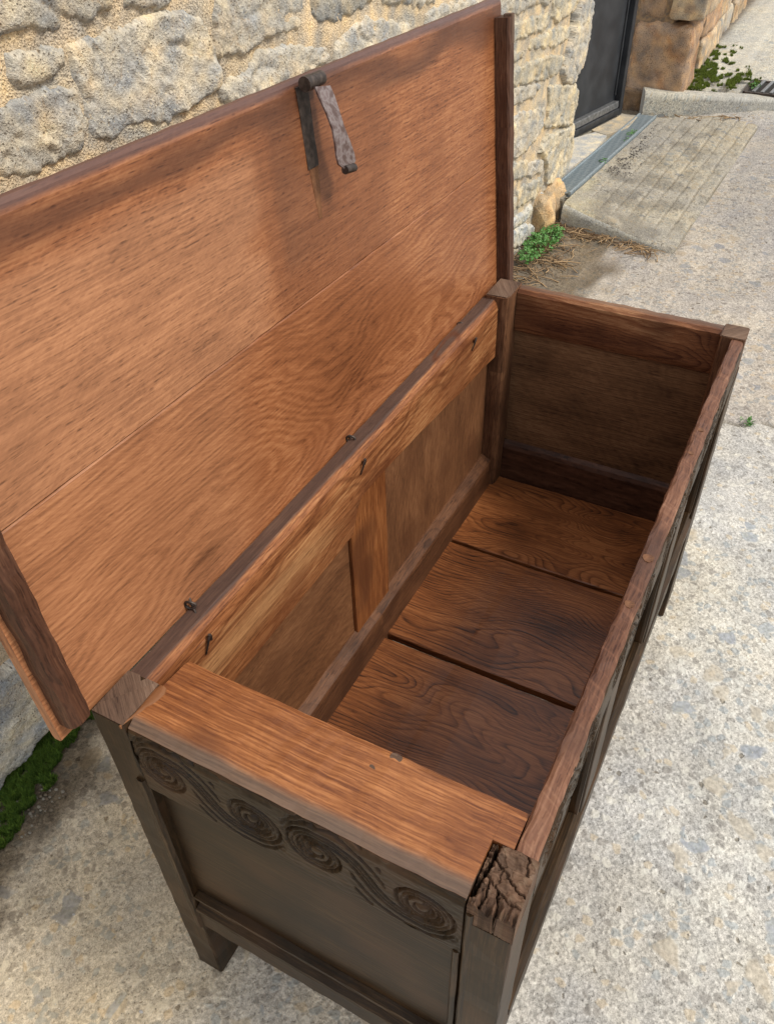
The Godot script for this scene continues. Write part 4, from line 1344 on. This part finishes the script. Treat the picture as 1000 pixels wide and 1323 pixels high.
	for i in 10:
		var s := i / 9.0
		var p := Vector3(0.0420, H - 0.002, 0.0010).lerp(Vector3(0.0490, H - 0.002, -0.060), s) + Vector3(sin(s * 3.0) * 0.003, 0, 0)
		var ww := lerpf(0.0016, 0.0085, smoothstep(0.2, 0.75, s)) * (1.0 if s < 0.93 else 0.6)
		var ring := PackedVector3Array()
		for j in 8:
			var a := TAU * j / 8.0
			ring.append(p + Vector3(cos(a) * ww, sin(a) * (0.0032 + ww * 0.05), 0.0))
		rings.append(ring)
	mb.tint = Color(0.62, 0.58, 0.55)
	mb.loft(rings, [0, 0, 0.1, 0.1], true)
	put("filler", mb.mesh(), mats.putty, rail)
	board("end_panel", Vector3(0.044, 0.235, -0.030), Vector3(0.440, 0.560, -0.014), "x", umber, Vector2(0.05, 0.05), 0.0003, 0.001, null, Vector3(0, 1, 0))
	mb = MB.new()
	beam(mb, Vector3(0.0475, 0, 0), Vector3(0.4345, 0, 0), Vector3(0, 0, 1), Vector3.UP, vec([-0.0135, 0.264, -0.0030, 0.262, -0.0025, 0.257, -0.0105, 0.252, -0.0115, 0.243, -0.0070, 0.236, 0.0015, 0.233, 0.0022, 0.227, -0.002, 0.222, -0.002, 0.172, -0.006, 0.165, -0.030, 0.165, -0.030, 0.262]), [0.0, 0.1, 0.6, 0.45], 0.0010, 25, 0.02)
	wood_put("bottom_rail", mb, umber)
	for xx in [0.4285, 0.4385]:
		mb = MB.new()
		beam(mb, Vector3(xx, 0.10 if xx > 0.435 else 0.262, -0.001), Vector3(xx, 0.640 if xx > 0.435 else 0.5475, -0.001), Vector3(1, 0, 0), Vector3(0, 0, 1), vec([-0.0042, -0.013, -0.0042, 0.0, -0.002, 0.0026, 0.001, 0.0030, 0.0035, 0.001, 0.0042, -0.002, 0.0042, -0.013]), [xx, 0, 0.6, 0.45], 0.0006, 26, 0.03)
		wood_put("moulding", mb, umber)

	# --- far end
	var fr: Material = mats.far_rail
	mb = MB.new()
	beam(mb, Vector3(0.0525, 0, -LEN), Vector3(0.4365, 0, -LEN), Vector3(0, 0, 1), Vector3.UP, vec([0.000, 0.661, 0.012, 0.6635, 0.024, 0.6625, 0.030, 0.657, 0.032, 0.588, 0.030, 0.577, 0.026, 0.574, 0.002, 0.574]), [0, 0, 0.44, 0.165], 0.0014, 31, 0.02)
	wood_put("top_rail", mb, fr)
	board("end_panel", Vector3(0.045, 0.29, -1.140), Vector3(0.445, 0.585, -1.1275), "x", mats.far_panel, Vector2(0.02, 0.01), 0.0003, 0.001, null, Vector3(0, 1, 0))
	mb = MB.new()
	beam(mb, Vector3(0.0525, 0, -LEN), Vector3(0.4365, 0, -LEN), Vector3(0, 0, 1), Vector3.UP, vec([0.002, 0.304, 0.024, 0.304, 0.032, 0.297, 0.036, 0.288, 0.036, 0.166, 0.002, 0.166]), [0.1, 0.1, 0.5, 0.375], 0.001, 32, 0.03)
	mb.tint = Color(0.7, 0.45, 0.4)
	wood_put("bottom_rail", mb, mats.dark_batten)

	# --- back: rail with waney lower edge, muntin, panels
	mb = MB.new()
	var br: Material = mats.back_rail
	rings = []
	var wf := noise(35, 1.0, 3)
	for i in 61:
		var z := -0.0615 - i * (1.0775 - 0.0615) / 60.0
		var yb := 0.515
		if z > -0.62:
			yb = lerpf(0.578, 0.640, smoothstep(-0.55, -0.10, z))
		else:
			yb = lerpf(0.578, 0.536, (-z - 0.62) / 0.46)
		yb += wf.get_noise_1d(z * 6.0) * 0.004
		var low := 0.515 if z > -0.497 else lerpf(yb - 0.006, 0.515, smoothstep(-0.53, -0.50, z))
		var jt := wf.get_noise_1d(z * 30.0 + 40.0) * 0.0016
		var xf := 0.033 + wf.get_noise_1d(z * 2.0 + 9.0) * 0.0004
		rings.append(PackedVector3Array([Vector3(-0.0015, 0.6565 + jt, z), Vector3(0.020 + jt, 0.6590, z), Vector3(0.0245, 0.6575, z), Vector3(0.0300, 0.651 + jt, z), Vector3(xf, 0.640, z), Vector3(xf + 0.001, maxf(yb, low + 0.004), z), Vector3(0.0285, low + 0.001, z), Vector3(0.024, low - 0.003, z), Vector3(-0.0015, low - 0.003, z)]))
	mb.loft(rings, [0.0, 0.0, 1.10, 0.21])
	rail = wood_put("back_rail", mb, br)
	mb = MB.new()
	for q in [[-0.155, 0.638, 1.0], [-0.535, 0.640, 0.85], [-0.955, 0.632, 0.8]]:   # clenched ends of the wire hinges
		var s: float = q[2]
		mb = MB.new()
		tube(mb, PackedVector3Array([Vector3(0.0330, q[1] - 0.008, q[0] - 0.0035), Vector3(0.0372, q[1] + 0.004, q[0]), Vector3(0.0378, q[1] + 0.008 * s, q[0] + 0.002)]), 0.0021, 6)
		tube(mb, PackedVector3Array([Vector3(0.0378, q[1] + 0.008 * s, q[0] + 0.002), Vector3(0.0372, q[1] - 0.004, q[0] + 0.007), Vector3(0.0345, q[1] - 0.020 * s, q[0] + 0.011)]), 0.0021, 6, 0.4)
		put("clenched_nail", mb.mesh(), mats.iron, rail)
	mb = MB.new()
	mb.tint = Color(0.95, 0.92, 0.90)
	solid(mb, Vector3(0.0060, 0.268, -0.616), Vector3(0.0272, 0.576, -0.497), "y", mats.end_rail, Vector2(0.10, 0.06), 0.0010, 0.003, Vector3(0, 0, 1))
	wood_put("muntin", mb, mats.end_rail)
	var bp: Material = mats.back_panel
	board("back_panel", Vector3(0.008, 0.27, -0.500), Vector3(0.0205, 0.520, -0.055), "z", bp, Vector2(0.0, 0.05), 0.0003, 0.001, null, Vector3(0, 1, 0)).set_meta("label", "plain brown back panel beside the near end")
	board("back_panel", Vector3(0.006, 0.27, -1.080), Vector3(0.0190, 0.585, -0.612), "y", bp, Vector2(0.1, 0.0), 0.0003, 0.001, null, Vector3(0, 0, 1))
	mb = MB.new()
	mb.tint = Color(0.78, 0.72, 0.68)
	beam(mb, Vector3(0, 0, -0.0615), Vector3(0, 0, -1.0745), Vector3(1, 0, 0), Vector3.UP, vec([0.002, 0.288, 0.022, 0.288, 0.030, 0.282, 0.040, 0.276, 0.042, 0.270, 0.042, 0.166, 0.002, 0.166]), [0, 0.13, 0.5, 0.375], 0.0012, 36, 0.03)
	wood_put("bottom_rail", mb, oak)

	# --- front, seen along its length from above
	var tw: Material = mats.topwood
	mb = MB.new()
	beam(mb, Vector3(0, 0, -0.0620), Vector3(0, 0, -1.1000), Vector3(1, 0, 0), Vector3.UP, vec([0.4555, 0.590, 0.4555, 0.658, 0.4575, 0.6625, 0.462, 0.6635, 0.474, 0.6625, 0.4772, 0.6585, 0.4772, 0.656, 0.4700, 0.650, 0.470, 0.590]), [0.0, 0.0, 1.10, 0.14], 0.0018, 41, 0.012)
	rail = wood_put("top_rail", mb, tw)
	eyes = []
	for i in 9:
		eyes.append(Vector2(0.05 + i * 0.117, 0.035))
	put("carving", carved(Vector3(0.4795, 0.5905, -0.0625), Vector3(0, 0, -1), 1.037, 0.067, Vector3(1, 0, 0), 0.0024, eyes, 0.031, umber, 0.003, 43).mesh(), umber, rail)
	for q in [[-0.80, 0.0045], [-0.735, 0.004], [-0.492, 0.0072], [-0.405, 0.006]]:
		mb = MB.new()
		var ring := PackedVector2Array()
		for i in 10:
			var a := TAU * i / 10.0
			ring.append(Vector2(cos(a), sin(a)) * q[1] * (1.0 + 0.1 * sin(a * 3.0 + q[0] * 70.0)))
		beam(mb, Vector3(0.4665, 0.650, q[0]), Vector3(0.4665, 0.6642, q[0]), Vector3(1, 0, 0), Vector3(0, 0, 1), ring, [0, 0, 0.1, 0.1], 0.0003, 3, 0.02)
		put("peg", mb.mesh(), mats.oak, rail)
	mb = MB.new()
	beam(mb, Vector3(0, 0, -0.0620), Vector3(0, 0, -1.0510), Vector3(1, 0, 0), Vector3.UP, vec([0.452, 0.305, 0.468, 0.305, 0.470, 0.300, 0.476, 0.292, 0.4805, 0.288, 0.4805, 0.272, 0.477, 0.268, 0.477, 0.168, 0.452, 0.166]), [0, 0.2, 0.6, 0.45], 0.0012, 44, 0.03)
	wood_put("bottom_rail", mb, umber)
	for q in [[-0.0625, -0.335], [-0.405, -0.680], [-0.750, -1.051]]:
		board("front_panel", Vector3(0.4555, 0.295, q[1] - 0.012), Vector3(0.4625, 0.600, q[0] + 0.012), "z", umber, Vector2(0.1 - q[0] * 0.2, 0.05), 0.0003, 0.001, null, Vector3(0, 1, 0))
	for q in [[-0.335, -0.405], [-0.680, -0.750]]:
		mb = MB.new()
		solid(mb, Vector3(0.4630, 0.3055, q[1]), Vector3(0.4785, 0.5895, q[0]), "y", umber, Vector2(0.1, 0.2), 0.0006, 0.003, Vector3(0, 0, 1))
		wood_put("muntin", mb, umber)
	for z in [-0.066, -0.3310, -0.409, -0.6760, -0.754, -1.0470]:   # moulded edges of the framing
		mb = MB.new()
		beam(mb, Vector3(0.468, 0.306, z), Vector3(0.468, 0.5890, z), Vector3(0, 0, 1), Vector3(1, 0, 0), vec([-0.0035, -0.005, -0.0035, 0.004, -0.001, 0.0075, 0.002, 0.007, 0.0035, 0.002, 0.0035, -0.005]), [0.1, 0.1, 0.6, 0.45], 0.0005, 46, 0.04)
		wood_put("moulding", mb, umber)
	for yy in [0.5855, 0.3085]:
		for q in [[-0.070, -0.327], [-0.413, -0.672], [-0.758, -1.043]]:
			mb = MB.new()
			beam(mb, Vector3(0.468, yy, q[0]), Vector3(0.468, yy, q[1]), Vector3.UP, Vector3(1, 0, 0), vec([-0.003, -0.005, -0.003, 0.004, 0.0, 0.0070, 0.003, 0.004, 0.003, -0.005]), [0.1, 0.1, 0.6, 0.45], 0.0005, 47, 0.04)
			wood_put("moulding", mb, umber)

	# --- floor boards, their joints backed by added dark strips
	var fl := [[-0.8690, -1.1130, "floor_far"], [-0.5795, -0.8615, "floor_mid"], [-0.3000, -0.5685, "floor_near"], [-0.0320, -0.2930, "floor_mid"]]
	for q in fl:
		mb = MB.new()
		var m: Material = mats[q[2]]
		var wz: float = q[0] - q[1]
		beam(mb, Vector3(0.004, 0.1975, (q[0] + q[1]) / 2.0), Vector3(0.4545, 0.1975, (q[0] + q[1]) / 2.0), Vector3(0, 0, -1), Vector3.UP, rect(wz, 0.018, 0.0025), [0.0, 0.01, 0.46, 0.34], 0.0010, 51, 0.03)
		mb.tint = Color(0.25, 0.25, 0.25)
		solid(mb, Vector3(0.004, 0.176, q[1] - 0.012), Vector3(0.4545, 0.1878, q[1] + 0.02), "x", m, Vector2(0.0, 0.0), 0.0, 0.001)  # unseen darkened strip added below the joint to stop light from underneath
		wood_put("floor_board", mb, m)

	make_lid()


func make_lid() -> void:
	var lid := Node3D.new()
	lid.name = "lid"
	lid.transform = Transform3D(Basis(Vector3(0, 0, 1), deg_to_rad(5.0)) * Basis(Vector3(1, 0, 0), -0.016), Vector3(-0.006, 0.662, 0) - BASE)
	chest.add_child(lid, true)
	# two wide boards: x is out of the inner face, y up the lid, z along it
	var mb := MB.new()
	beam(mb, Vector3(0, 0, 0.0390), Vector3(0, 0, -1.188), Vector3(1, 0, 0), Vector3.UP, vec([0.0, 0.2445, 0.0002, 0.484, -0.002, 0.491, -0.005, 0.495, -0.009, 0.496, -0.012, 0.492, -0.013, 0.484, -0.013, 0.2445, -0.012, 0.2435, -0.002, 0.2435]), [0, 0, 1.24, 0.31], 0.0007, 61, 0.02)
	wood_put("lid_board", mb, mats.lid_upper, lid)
	mb = MB.new()
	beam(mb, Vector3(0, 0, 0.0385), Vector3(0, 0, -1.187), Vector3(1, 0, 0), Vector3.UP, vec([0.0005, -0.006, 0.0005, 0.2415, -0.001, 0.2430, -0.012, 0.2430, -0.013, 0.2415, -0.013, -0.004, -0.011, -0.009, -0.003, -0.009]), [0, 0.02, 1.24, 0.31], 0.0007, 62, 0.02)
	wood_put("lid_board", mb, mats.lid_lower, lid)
	# cleats across both ends
	mb = MB.new()
	beam(mb, Vector3(0.0155, 0.013, 0.0175), Vector3(0.0155, 0.474, 0.0175), Vector3(0, 0, 1), Vector3(1, 0, 0), vec([-0.0120, -0.0150, -0.0115, 0.001, -0.008, 0.0055, 0.004, 0.0060, 0.0125, 0.0035, 0.0155, -0.003, 0.0150, -0.0148]), [0.0, 0.0, 0.5, 0.125], 0.0020, 63, 0.014)
	wood_put("batten", mb, mats.dark_batten, lid)
	mb = MB.new()
	beam(mb, Vector3(0.0135, -0.002, -1.1715), Vector3(0.0135, 0.468, -1.1715), Vector3(0, 0, 1), Vector3(1, 0, 0), vec([-0.0150, -0.0130, -0.0145, 0.010, -0.009, 0.0125, 0.010, 0.0125, 0.0135, 0.009, 0.0145, -0.0128]), [0.2, 0.02, 0.5, 0.125], 0.0016, 64, 0.02)
	var bt := wood_put("batten", mb, mats.dark_batten, lid)
	mb = MB.new()
	beam(mb, Vector3(0.0190, 0.428, -1.1755), Vector3(0.0190, 0.4715, -1.1755), Vector3(0, 0, 1), Vector3(1, 0, 0), rect(0.013, 0.0160, 0.002), [0, 0, 0.1, 0.1], 0.0006, 65, 0.02)
	wood_put("block", mb, mats.end_grain, lid)
	# iron hasp: let-in strap, barrel, hanging leaf with a curled tip
	mb = MB.new()
	beam(mb, Vector3(0.0002, 0.487, -0.5655), Vector3(0.0002, 0.395, -0.5670), Vector3(0, 0, 1), Vector3(1, 0, 0), rect(0.0240, 0.0022, 0.0006), [0, 0, 0.1, 0.1], 0.0006, 66, 0.01)
	put("strap", mb.mesh(), mats.iron, lid)
	mb = MB.new()   # bare wood where the strap once ran on
	beam(mb, Vector3(0.0004, 0.3945, -0.5675), Vector3(0.0004, 0.332, -0.5680), Vector3(0, 0, 1), Vector3(1, 0, 0), vec([-0.011, -0.001, -0.010, 0.0006, 0.009, 0.0006, 0.010, -0.001]), [0, 0, 0.1, 0.1], 0.0006, 67, 0.008, vec([-0.004, -0.001, -0.0035, 0.0004, 0.003, 0.0004, 0.004, -0.001]))
	put("strap_scar", mb.mesh(), mats.back_panel, lid)
	for q in [[0.0125, 0.4905, -0.5545, -0.5705, 0.0085], [0.0125, 0.4905, -0.5715, -0.5915, 0.0080]]:
		mb = MB.new()
		tube(mb, PackedVector3Array([Vector3(q[0], q[1], q[2]), Vector3(q[0], q[1], q[2] - 0.001), Vector3(q[0], q[1], q[3] + 0.001), Vector3(q[0], q[1], q[3])]), q[4], 12)
		put("barrel", mb.mesh(), mats.iron, lid)
	mb = MB.new()
	var rings := []
	var prof := [[0.0, 0.0125], [0.12, 0.0130], [0.3, 0.0112], [0.5, 0.0105], [0.68, 0.0135], [0.82, 0.0160], [0.93, 0.0155], [0.985, 0.0085], [1.0, 0.0070]]
	for q in prof:
		var s: float = q[0]
		var cpt := Vector3(0.021, 0.484, -0.5780).lerp(Vector3(0.0330, 0.388, -0.5945), s) + Vector3(sin(s * PI) * 0.004, 0, 0)
		var sw := Vector3(0, -0.16, -0.985).normalized()
		var nn := Vector3(0.99, 0.12, 0)
		rings.append(PackedVector3Array([cpt - sw * q[1] * 1.3 - nn * 0.0012, cpt - sw * q[1] * 1.3 + nn * 0.0012, cpt + sw * q[1] * 1.3 + nn * 0.0012, cpt + sw * q[1] * 1.3 - nn * 0.0012]))
	mb.loft(rings, [0, 0, 0.1, 0.1])
	put("hasp", mb.mesh(), mats.hasp_iron, lid)
	mb = MB.new()
	tube(mb, PackedVector3Array([Vector3(0.0345, 0.3885, -0.5850), Vector3(0.0345, 0.3870, -0.5960), Vector3(0.0345, 0.3855, -0.6070)]), 0.0052, 10)
	put("hasp_curl", mb.mesh(), mats.iron, lid)
	# wire hinge eyes
	for z in [-0.172, -0.558, -0.965]:
		mb = MB.new()
		var p := PackedVector3Array()
		for i in 13:
			var a := TAU * i / 12.0
			p.append(Vector3(0.007 + cos(a) * 0.0062, 0.0045 + sin(a) * 0.0055, z + sin(a * 0.5) * 0.005))
		tube(mb, p, 0.0019, 6)
		tube(mb, PackedVector3Array([Vector3(-0.002, 0.007, z - 0.006), Vector3(0.005, 0.002, z - 0.001), Vector3(0.016, -0.004, z + 0.006)]), 0.0018, 6)
		put("hinge_eye", mb.mesh(), mats.iron, lid)


# ---------------------------------------------------------------- small growth and litter
func scatter(called: String, m: Mesh, mat: Material, xf: Array[Transform3D], cols: PackedColorArray, parent: Node = self) -> MultiMeshInstance3D:
	var mm := MultiMesh.new()
	mm.transform_format = MultiMesh.TRANSFORM_3D
	mm.use_colors = true
	mm.mesh = m
	mm.instance_count = xf.size()
	for i in xf.size():
		mm.set_instance_transform(i, xf[i])
		mm.set_instance_color(i, cols[i])
	var o := MultiMeshInstance3D.new()
	o.name = called
	o.multimesh = mm
	o.material_override = mat
	parent.add_child(o, true)
	o.set_meta("kind", "stuff")
	return o


func tuft_mesh() -> ArrayMesh:
	var mb := MB.new()
	for i in 7:
		var a := i * 2.4
		var d := Vector3(cos(a), 0, sin(a))
		var s := Vector3(-d.z, 0, d.x) * 0.0011
		var tip := d * (0.003 + 0.0016 * (i % 3)) + Vector3(0, 0.006 + 0.0015 * (i % 4), 0)
		mb.tri(-s, s, tip, Vector2.ZERO, Vector2.ZERO, Vector2.ZERO)
	return mb.mesh()


func ground_at(x: float, z: float) -> float:
	return ground_y(x, z) - 0.004


func make_litter() -> void:
	var rng := RandomNumberGenerator.new()
	rng.seed = 77
	var nz := noise(501, 1.0, 2)
	# moss at the foot of the wall, left of the chest
	var xf: Array[Transform3D] = []
	var cols := PackedColorArray()
	var tuft := tuft_mesh()
	for i in 26000:
		var z := rng.randf_range(-0.42, 0.22)
		var x := rng.randf_range(-0.56, -0.36)
		var edge := -0.475 + clampf((z + 0.25) * 0.20, -0.02, 0.06)
		if x + nz.get_noise_2d(x * 16.0, z * 16.0) * 0.035 > edge or nz.get_noise_2d(x * 30.0 + 7.0, z * 30.0) < -0.22 + smoothstep(-0.10, 0.10, z) * 0.45:
			continue
		var s := rng.randf_range(0.8, 1.7)
		xf.append(Transform3D(Basis(Vector3.UP, rng.randf() * TAU).scaled(Vector3.ONE * s), Vector3(x, ground_at(x, z) + 0.002 + 0.006 * maxf(0.0, nz.get_noise_2d(x * 25.0, z * 25.0)), z)))
		var k := rng.randf()
		cols.append(Color(0.65, 0.75, 0.6).lerp(Color(1.7, 1.5, 1.4), k))
	tag(scatter("moss", tuft, mats.moss, xf, cols), "bright green moss strip at the wall foot left of the chest", "moss")
	# moss beyond the kerb
	xf = []
	cols = PackedColorArray()
	for i in 24000:
		var z := rng.randf_range(-5.75, -4.66)
		var x := rng.randf_range(-0.37, 0.02)
		var d := Vector2((x + 0.30 - (-z - 5.0) * -0.04) / 0.10, (z + 5.1) / 0.62).length()
		var d2 := Vector2((x + 0.13) / 0.15, (z + 5.02) / 0.22).length()
		var n := nz.get_noise_2d(x * 13.0, z * 9.0)
		if minf(d, d2 + 0.2) + n * 1.5 > 0.62 or nz.get_noise_2d(x * 45.0, z * 30.0) < -0.12 or x < -0.36 + (z + 5.0) * 0.03:
			continue
		xf.append(Transform3D(Basis(Vector3.UP, rng.randf() * TAU).scaled(Vector3.ONE * rng.randf_range(1.0, 1.9)), Vector3(x, ground_at(x, z) + 0.002, z)))
		cols.append(Color(1.0, 0.78, 0.9).lerp(Color(2.4, 1.7, 1.8), rng.randf()))
	tag(scatter("moss", tuft, mats.moss, xf, cols), "dark green moss patches on the pale concrete beyond the kerb", "moss")
	# loose grit and bare stones in the concrete
	var peb := SphereMesh.new()
	peb.radius = 1.0
	peb.height = 2.0
	peb.radial_segments = 7
	peb.rings = 4
	xf = []
	cols = PackedColorArray()
	for i in 260:
		var x := rng.randf_range(-0.55, 1.25)
		var z := rng.randf_range(-2.3, 0.45)
		if x > -0.02 and x < 0.5 and z > -1.17 and z < 0.02:
			continue
		var s := 0.0008 + 0.0018 * pow(rng.randf(), 3.0)
		if nz.get_noise_2d(x * 4.0, z * 4.0) < -0.15 and s > 0.003:
			continue
		var b := Basis.from_euler(Vector3(rng.randf_range(-0.25, 0.25), rng.randf() * TAU, rng.randf_range(-0.25, 0.25))).scaled(Vector3(s * rng.randf_range(0.8, 1.5), s * 0.55, s))
		xf.append(Transform3D(b, Vector3(x, ground_at(x, z) + s * 0.1, z)))
		var k := rng.randf()
		cols.append([Color(0.50, 0.51, 0.52), Color(0.66, 0.60, 0.50), Color(0.56, 0.50, 0.42), Color(0.40, 0.39, 0.38), Color(0.74, 0.72, 0.66)][int(k * 4.99)])
	for i in 900:   # soil edge on the left and grit along the drain
		var x := rng.randf_range(-0.52, -0.40)
		var z := rng.randf_range(-0.12, 0.2)
		if i > 420:
			var s := rng.randf()
			z = lerpf(-3.5, -4.4, s)
			x = -0.385 + s * 0.03 + absf(rng.randfn(0.0, 0.055)) + nz.get_noise_1d(z * 6.0) * 0.04
		var r := rng.randf_range(0.0015, 0.0045)
		xf.append(Transform3D(Basis.from_euler(Vector3(rng.randf(), rng.randf() * TAU, 0.2)).scaled(Vector3(r, r * 0.6, r * 0.8)), Vector3(x, (0.101 - maxf(0.0, x + 0.38) * 0.2) if i > 420 else ground_at(x, z) + 0.002, z)))
		cols.append(Color(0.10, 0.09, 0.08) * rng.randf_range(0.6, 2.2) if i > 420 else [Color(0.22, 0.20, 0.16), Color(0.12, 0.09, 0.06), Color(0.16, 0.13, 0.09)][i % 3])
	tag(scatter("gravel", peb, mats.pebble, xf, cols), "loose grit and small bare stones strewn over the concrete", "grit")
	# straw and dead stems
	var sm := MB.new()
	rng.seed = 5
	tube(sm, PackedVector3Array([Vector3(-0.5, 0, 0), Vector3(-0.2, 0.02, 0.05), Vector3(0.15, 0.03, -0.03), Vector3(0.5, 0, 0.06)]), 0.026, 4, 0.6)
	xf = []
	cols = PackedColorArray()
	for i in 420:
		var p := Vector2(-0.41, -2.70) + Vector2(rng.randfn(0.0, 0.055), rng.randfn(0.0, 0.16))
		if i > 230:
			var s := rng.randf()
			p = Vector2(lerpf(-0.46, -0.02, s), lerpf(-3.02, -2.93, s)) + Vector2(rng.randfn(0, 0.02), rng.randfn(0, 0.02))
		if i > 370:
			var s := rng.randf()
			p = Vector2(lerpf(-0.36, 0.1, s), lerpf(-4.42, -4.70, s)) + Vector2(rng.randfn(0, 0.02), rng.randfn(0, 0.02))
		var l := rng.randf_range(0.03, 0.11)
		var y := ground_at(p.x, p.y) + 0.004 + rng.randf() * 0.010
		if i > 370:
			y = 0.088
		xf.append(Transform3D(Basis.from_euler(Vector3(rng.randf_range(-0.4, 0.4), rng.randf() * TAU, rng.randf_range(-0.25, 0.25))).scaled(Vector3(l, l, l) * Vector3(1, 1, 1)), Vector3(p.x, y, p.y)))
		var k := rng.randf()
		cols.append(Color(0.9, 0.85, 0.8).lerp(Color(0.25, 0.2, 0.18), k * k))
	tag(scatter("straw", sm.mesh(), mats.straw, xf, cols), "dry straw and dead stems littering the ground below the wall corner", "straw")
	# the little green plant
	plant("plant", Vector3(-0.435, 0, -2.80), 0.05, 0.17, 210, 0.075, "small bright green leafy weed growing at the foot of the wall")
	plant("weed", Vector3(0.515, -0.004, -1.91), 0.012, 0.02, 16, 0.016, "tiny green sprout in the concrete crack right of the chest")
	plant("weed", Vector3(-0.43, 0.10, -3.62), 0.008, 0.03, 14, 0.02, "tiny weed growing through the near half of the drain channel")
	plant("weed", Vector3(-0.43, 0.10, -4.06), 0.010, 0.10, 22, 0.02, "row of tiny weeds growing along the far half of the drain channel")
	plant("weed", Vector3(0.00, ground_y(0.0, -4.9), -4.92), 0.025, 0.03, 26, 0.04, "little green weed beside the rusty drain grate")


func plant(called: String, at: Vector3, rx: float, rz: float, n: int, h: float, label: String) -> void:
	var o := Node3D.new()
	o.name = called
	o.position = at
	add_child(o, true)
	tag(o, label, "plant", "")
	var rng := RandomNumberGenerator.new()
	rng.seed = int(absf(at.z) * 1000.0)
	var leaves := MB.new()
	var stems := MB.new()
	for i in n:
		var a := rng.randf() * TAU
		var r := sqrt(rng.randf())
		var foot := Vector3(cos(a) * r * rx, 0, sin(a) * r * rz)
		var top := foot * 1.15 + Vector3(rng.randfn(0.0, 0.006), h * (1.05 - 0.6 * r) * rng.randf_range(0.5, 1.0), rng.randfn(0.0, 0.006))
		if i % 3 == 0:
			tube(stems, PackedVector3Array([foot * 0.7, (foot * 0.7).lerp(top, 0.5) + Vector3(0.002, 0.002, 0), top]), 0.0009, 4)
		var size := rng.randf_range(0.006, 0.012) * (1.0 if h > 0.05 else 0.6)
		var b := Basis.from_euler(Vector3(rng.randf_range(-0.7, 0.7), rng.randf() * TAU, rng.randf_range(-0.5, 0.9)))
		var k := rng.randf()
		leaves.tint = Color(0.7, 0.8, 0.7).lerp(Color(1.5, 1.35, 1.5), k)
		for q in 3:   # three leaflets, each folded along its rib
			var bb := b * Basis(Vector3.UP, (q - 1) * 1.9)
			var m0 := top
			var m1 := top + bb * Vector3(size * 0.6, size * 0.12, 0)
			var m2 := top + bb * Vector3(size * 1.25, 0, 0)
			for s in [-1.0, 1.0]:
				var e := top + bb * Vector3(size * 0.55, size * 0.30, size * 0.5 * s)
				var e2 := top + bb * Vector3(size * 1.05, size * 0.22, size * 0.42 * s)
				leaves.tri(m0, e, m1, Vector2.ZERO, Vector2.ZERO, Vector2.ZERO)
				leaves.tri(m1, e, e2, Vector2.ZERO, Vector2.ZERO, Vector2.ZERO)
				leaves.tri(m1, e2, m2, Vector2.ZERO, Vector2.ZERO, Vector2.ZERO)
	tag(put("leaves", leaves.mesh(), mats.leaf, o), "", "", "", "stuff")
	put("stem", stems.mesh(), mats.leaf, o)


# ---------------------------------------------------------------- scene
func _ready() -> void:
	var cam := Camera3D.new()
	cam.name = "camera"
	cam.position = Vector3(0.53467, 1.38675, 0.30335)
	cam.basis = Basis(Vector3.UP, deg_to_rad(28.9156)) * Basis(Vector3.RIGHT, deg_to_rad(-40.9975)) * Basis(Vector3(0, 0, 1), deg_to_rad(-1.6691))
	cam.fov = 64.087
	cam.near = 0.05
	cam.far = 600.0
	cam.current = true
	add_child(cam)
	var sky := ProceduralSkyMaterial.new()
	sky.sky_top_color = Color(0.89, 0.905, 0.93)
	sky.sky_horizon_color = Color(0.95, 0.95, 0.945)
	sky.sky_curve = 0.25
	sky.ground_bottom_color = Color(0.5, 0.48, 0.44)
	sky.ground_horizon_color = Color(0.8, 0.8, 0.78)
	sky.sky_energy_multiplier = 0.93
	var env := Environment.new()
	env.background_mode = Environment.BG_SKY
	env.sky = Sky.new()
	env.sky.sky_material = sky
	env.tonemap_mode = Environment.TONE_MAPPER_LINEAR
	env.tonemap_exposure = 1.6
	env.sdfgi_enabled = true
	env.ssao_enabled = true
	env.ssil_enabled = true
	var we := WorldEnvironment.new()
	we.name = "environment"
	we.environment = env
	add_child(we)
	var sun := DirectionalLight3D.new()
	sun.name = "sun"
	sun.light_color = Color(1.0, 0.965, 0.91)
	sun.light_energy = 0.62
	sun.light_angular_distance = 14.0
	sun.shadow_enabled = true
	add_child(sun)
	sun.look_at_from_position(Vector3(1.0, 1.25, -0.25), Vector3.ZERO)

	var t0 := Time.get_ticks_msec()
	make_materials()
	print("materials ", Time.get_ticks_msec() - t0)
	make_ground()
	make_wall()
	make_doorway()
	make_chest()
	make_litter()
	print("all ", Time.get_ticks_msec() - t0)
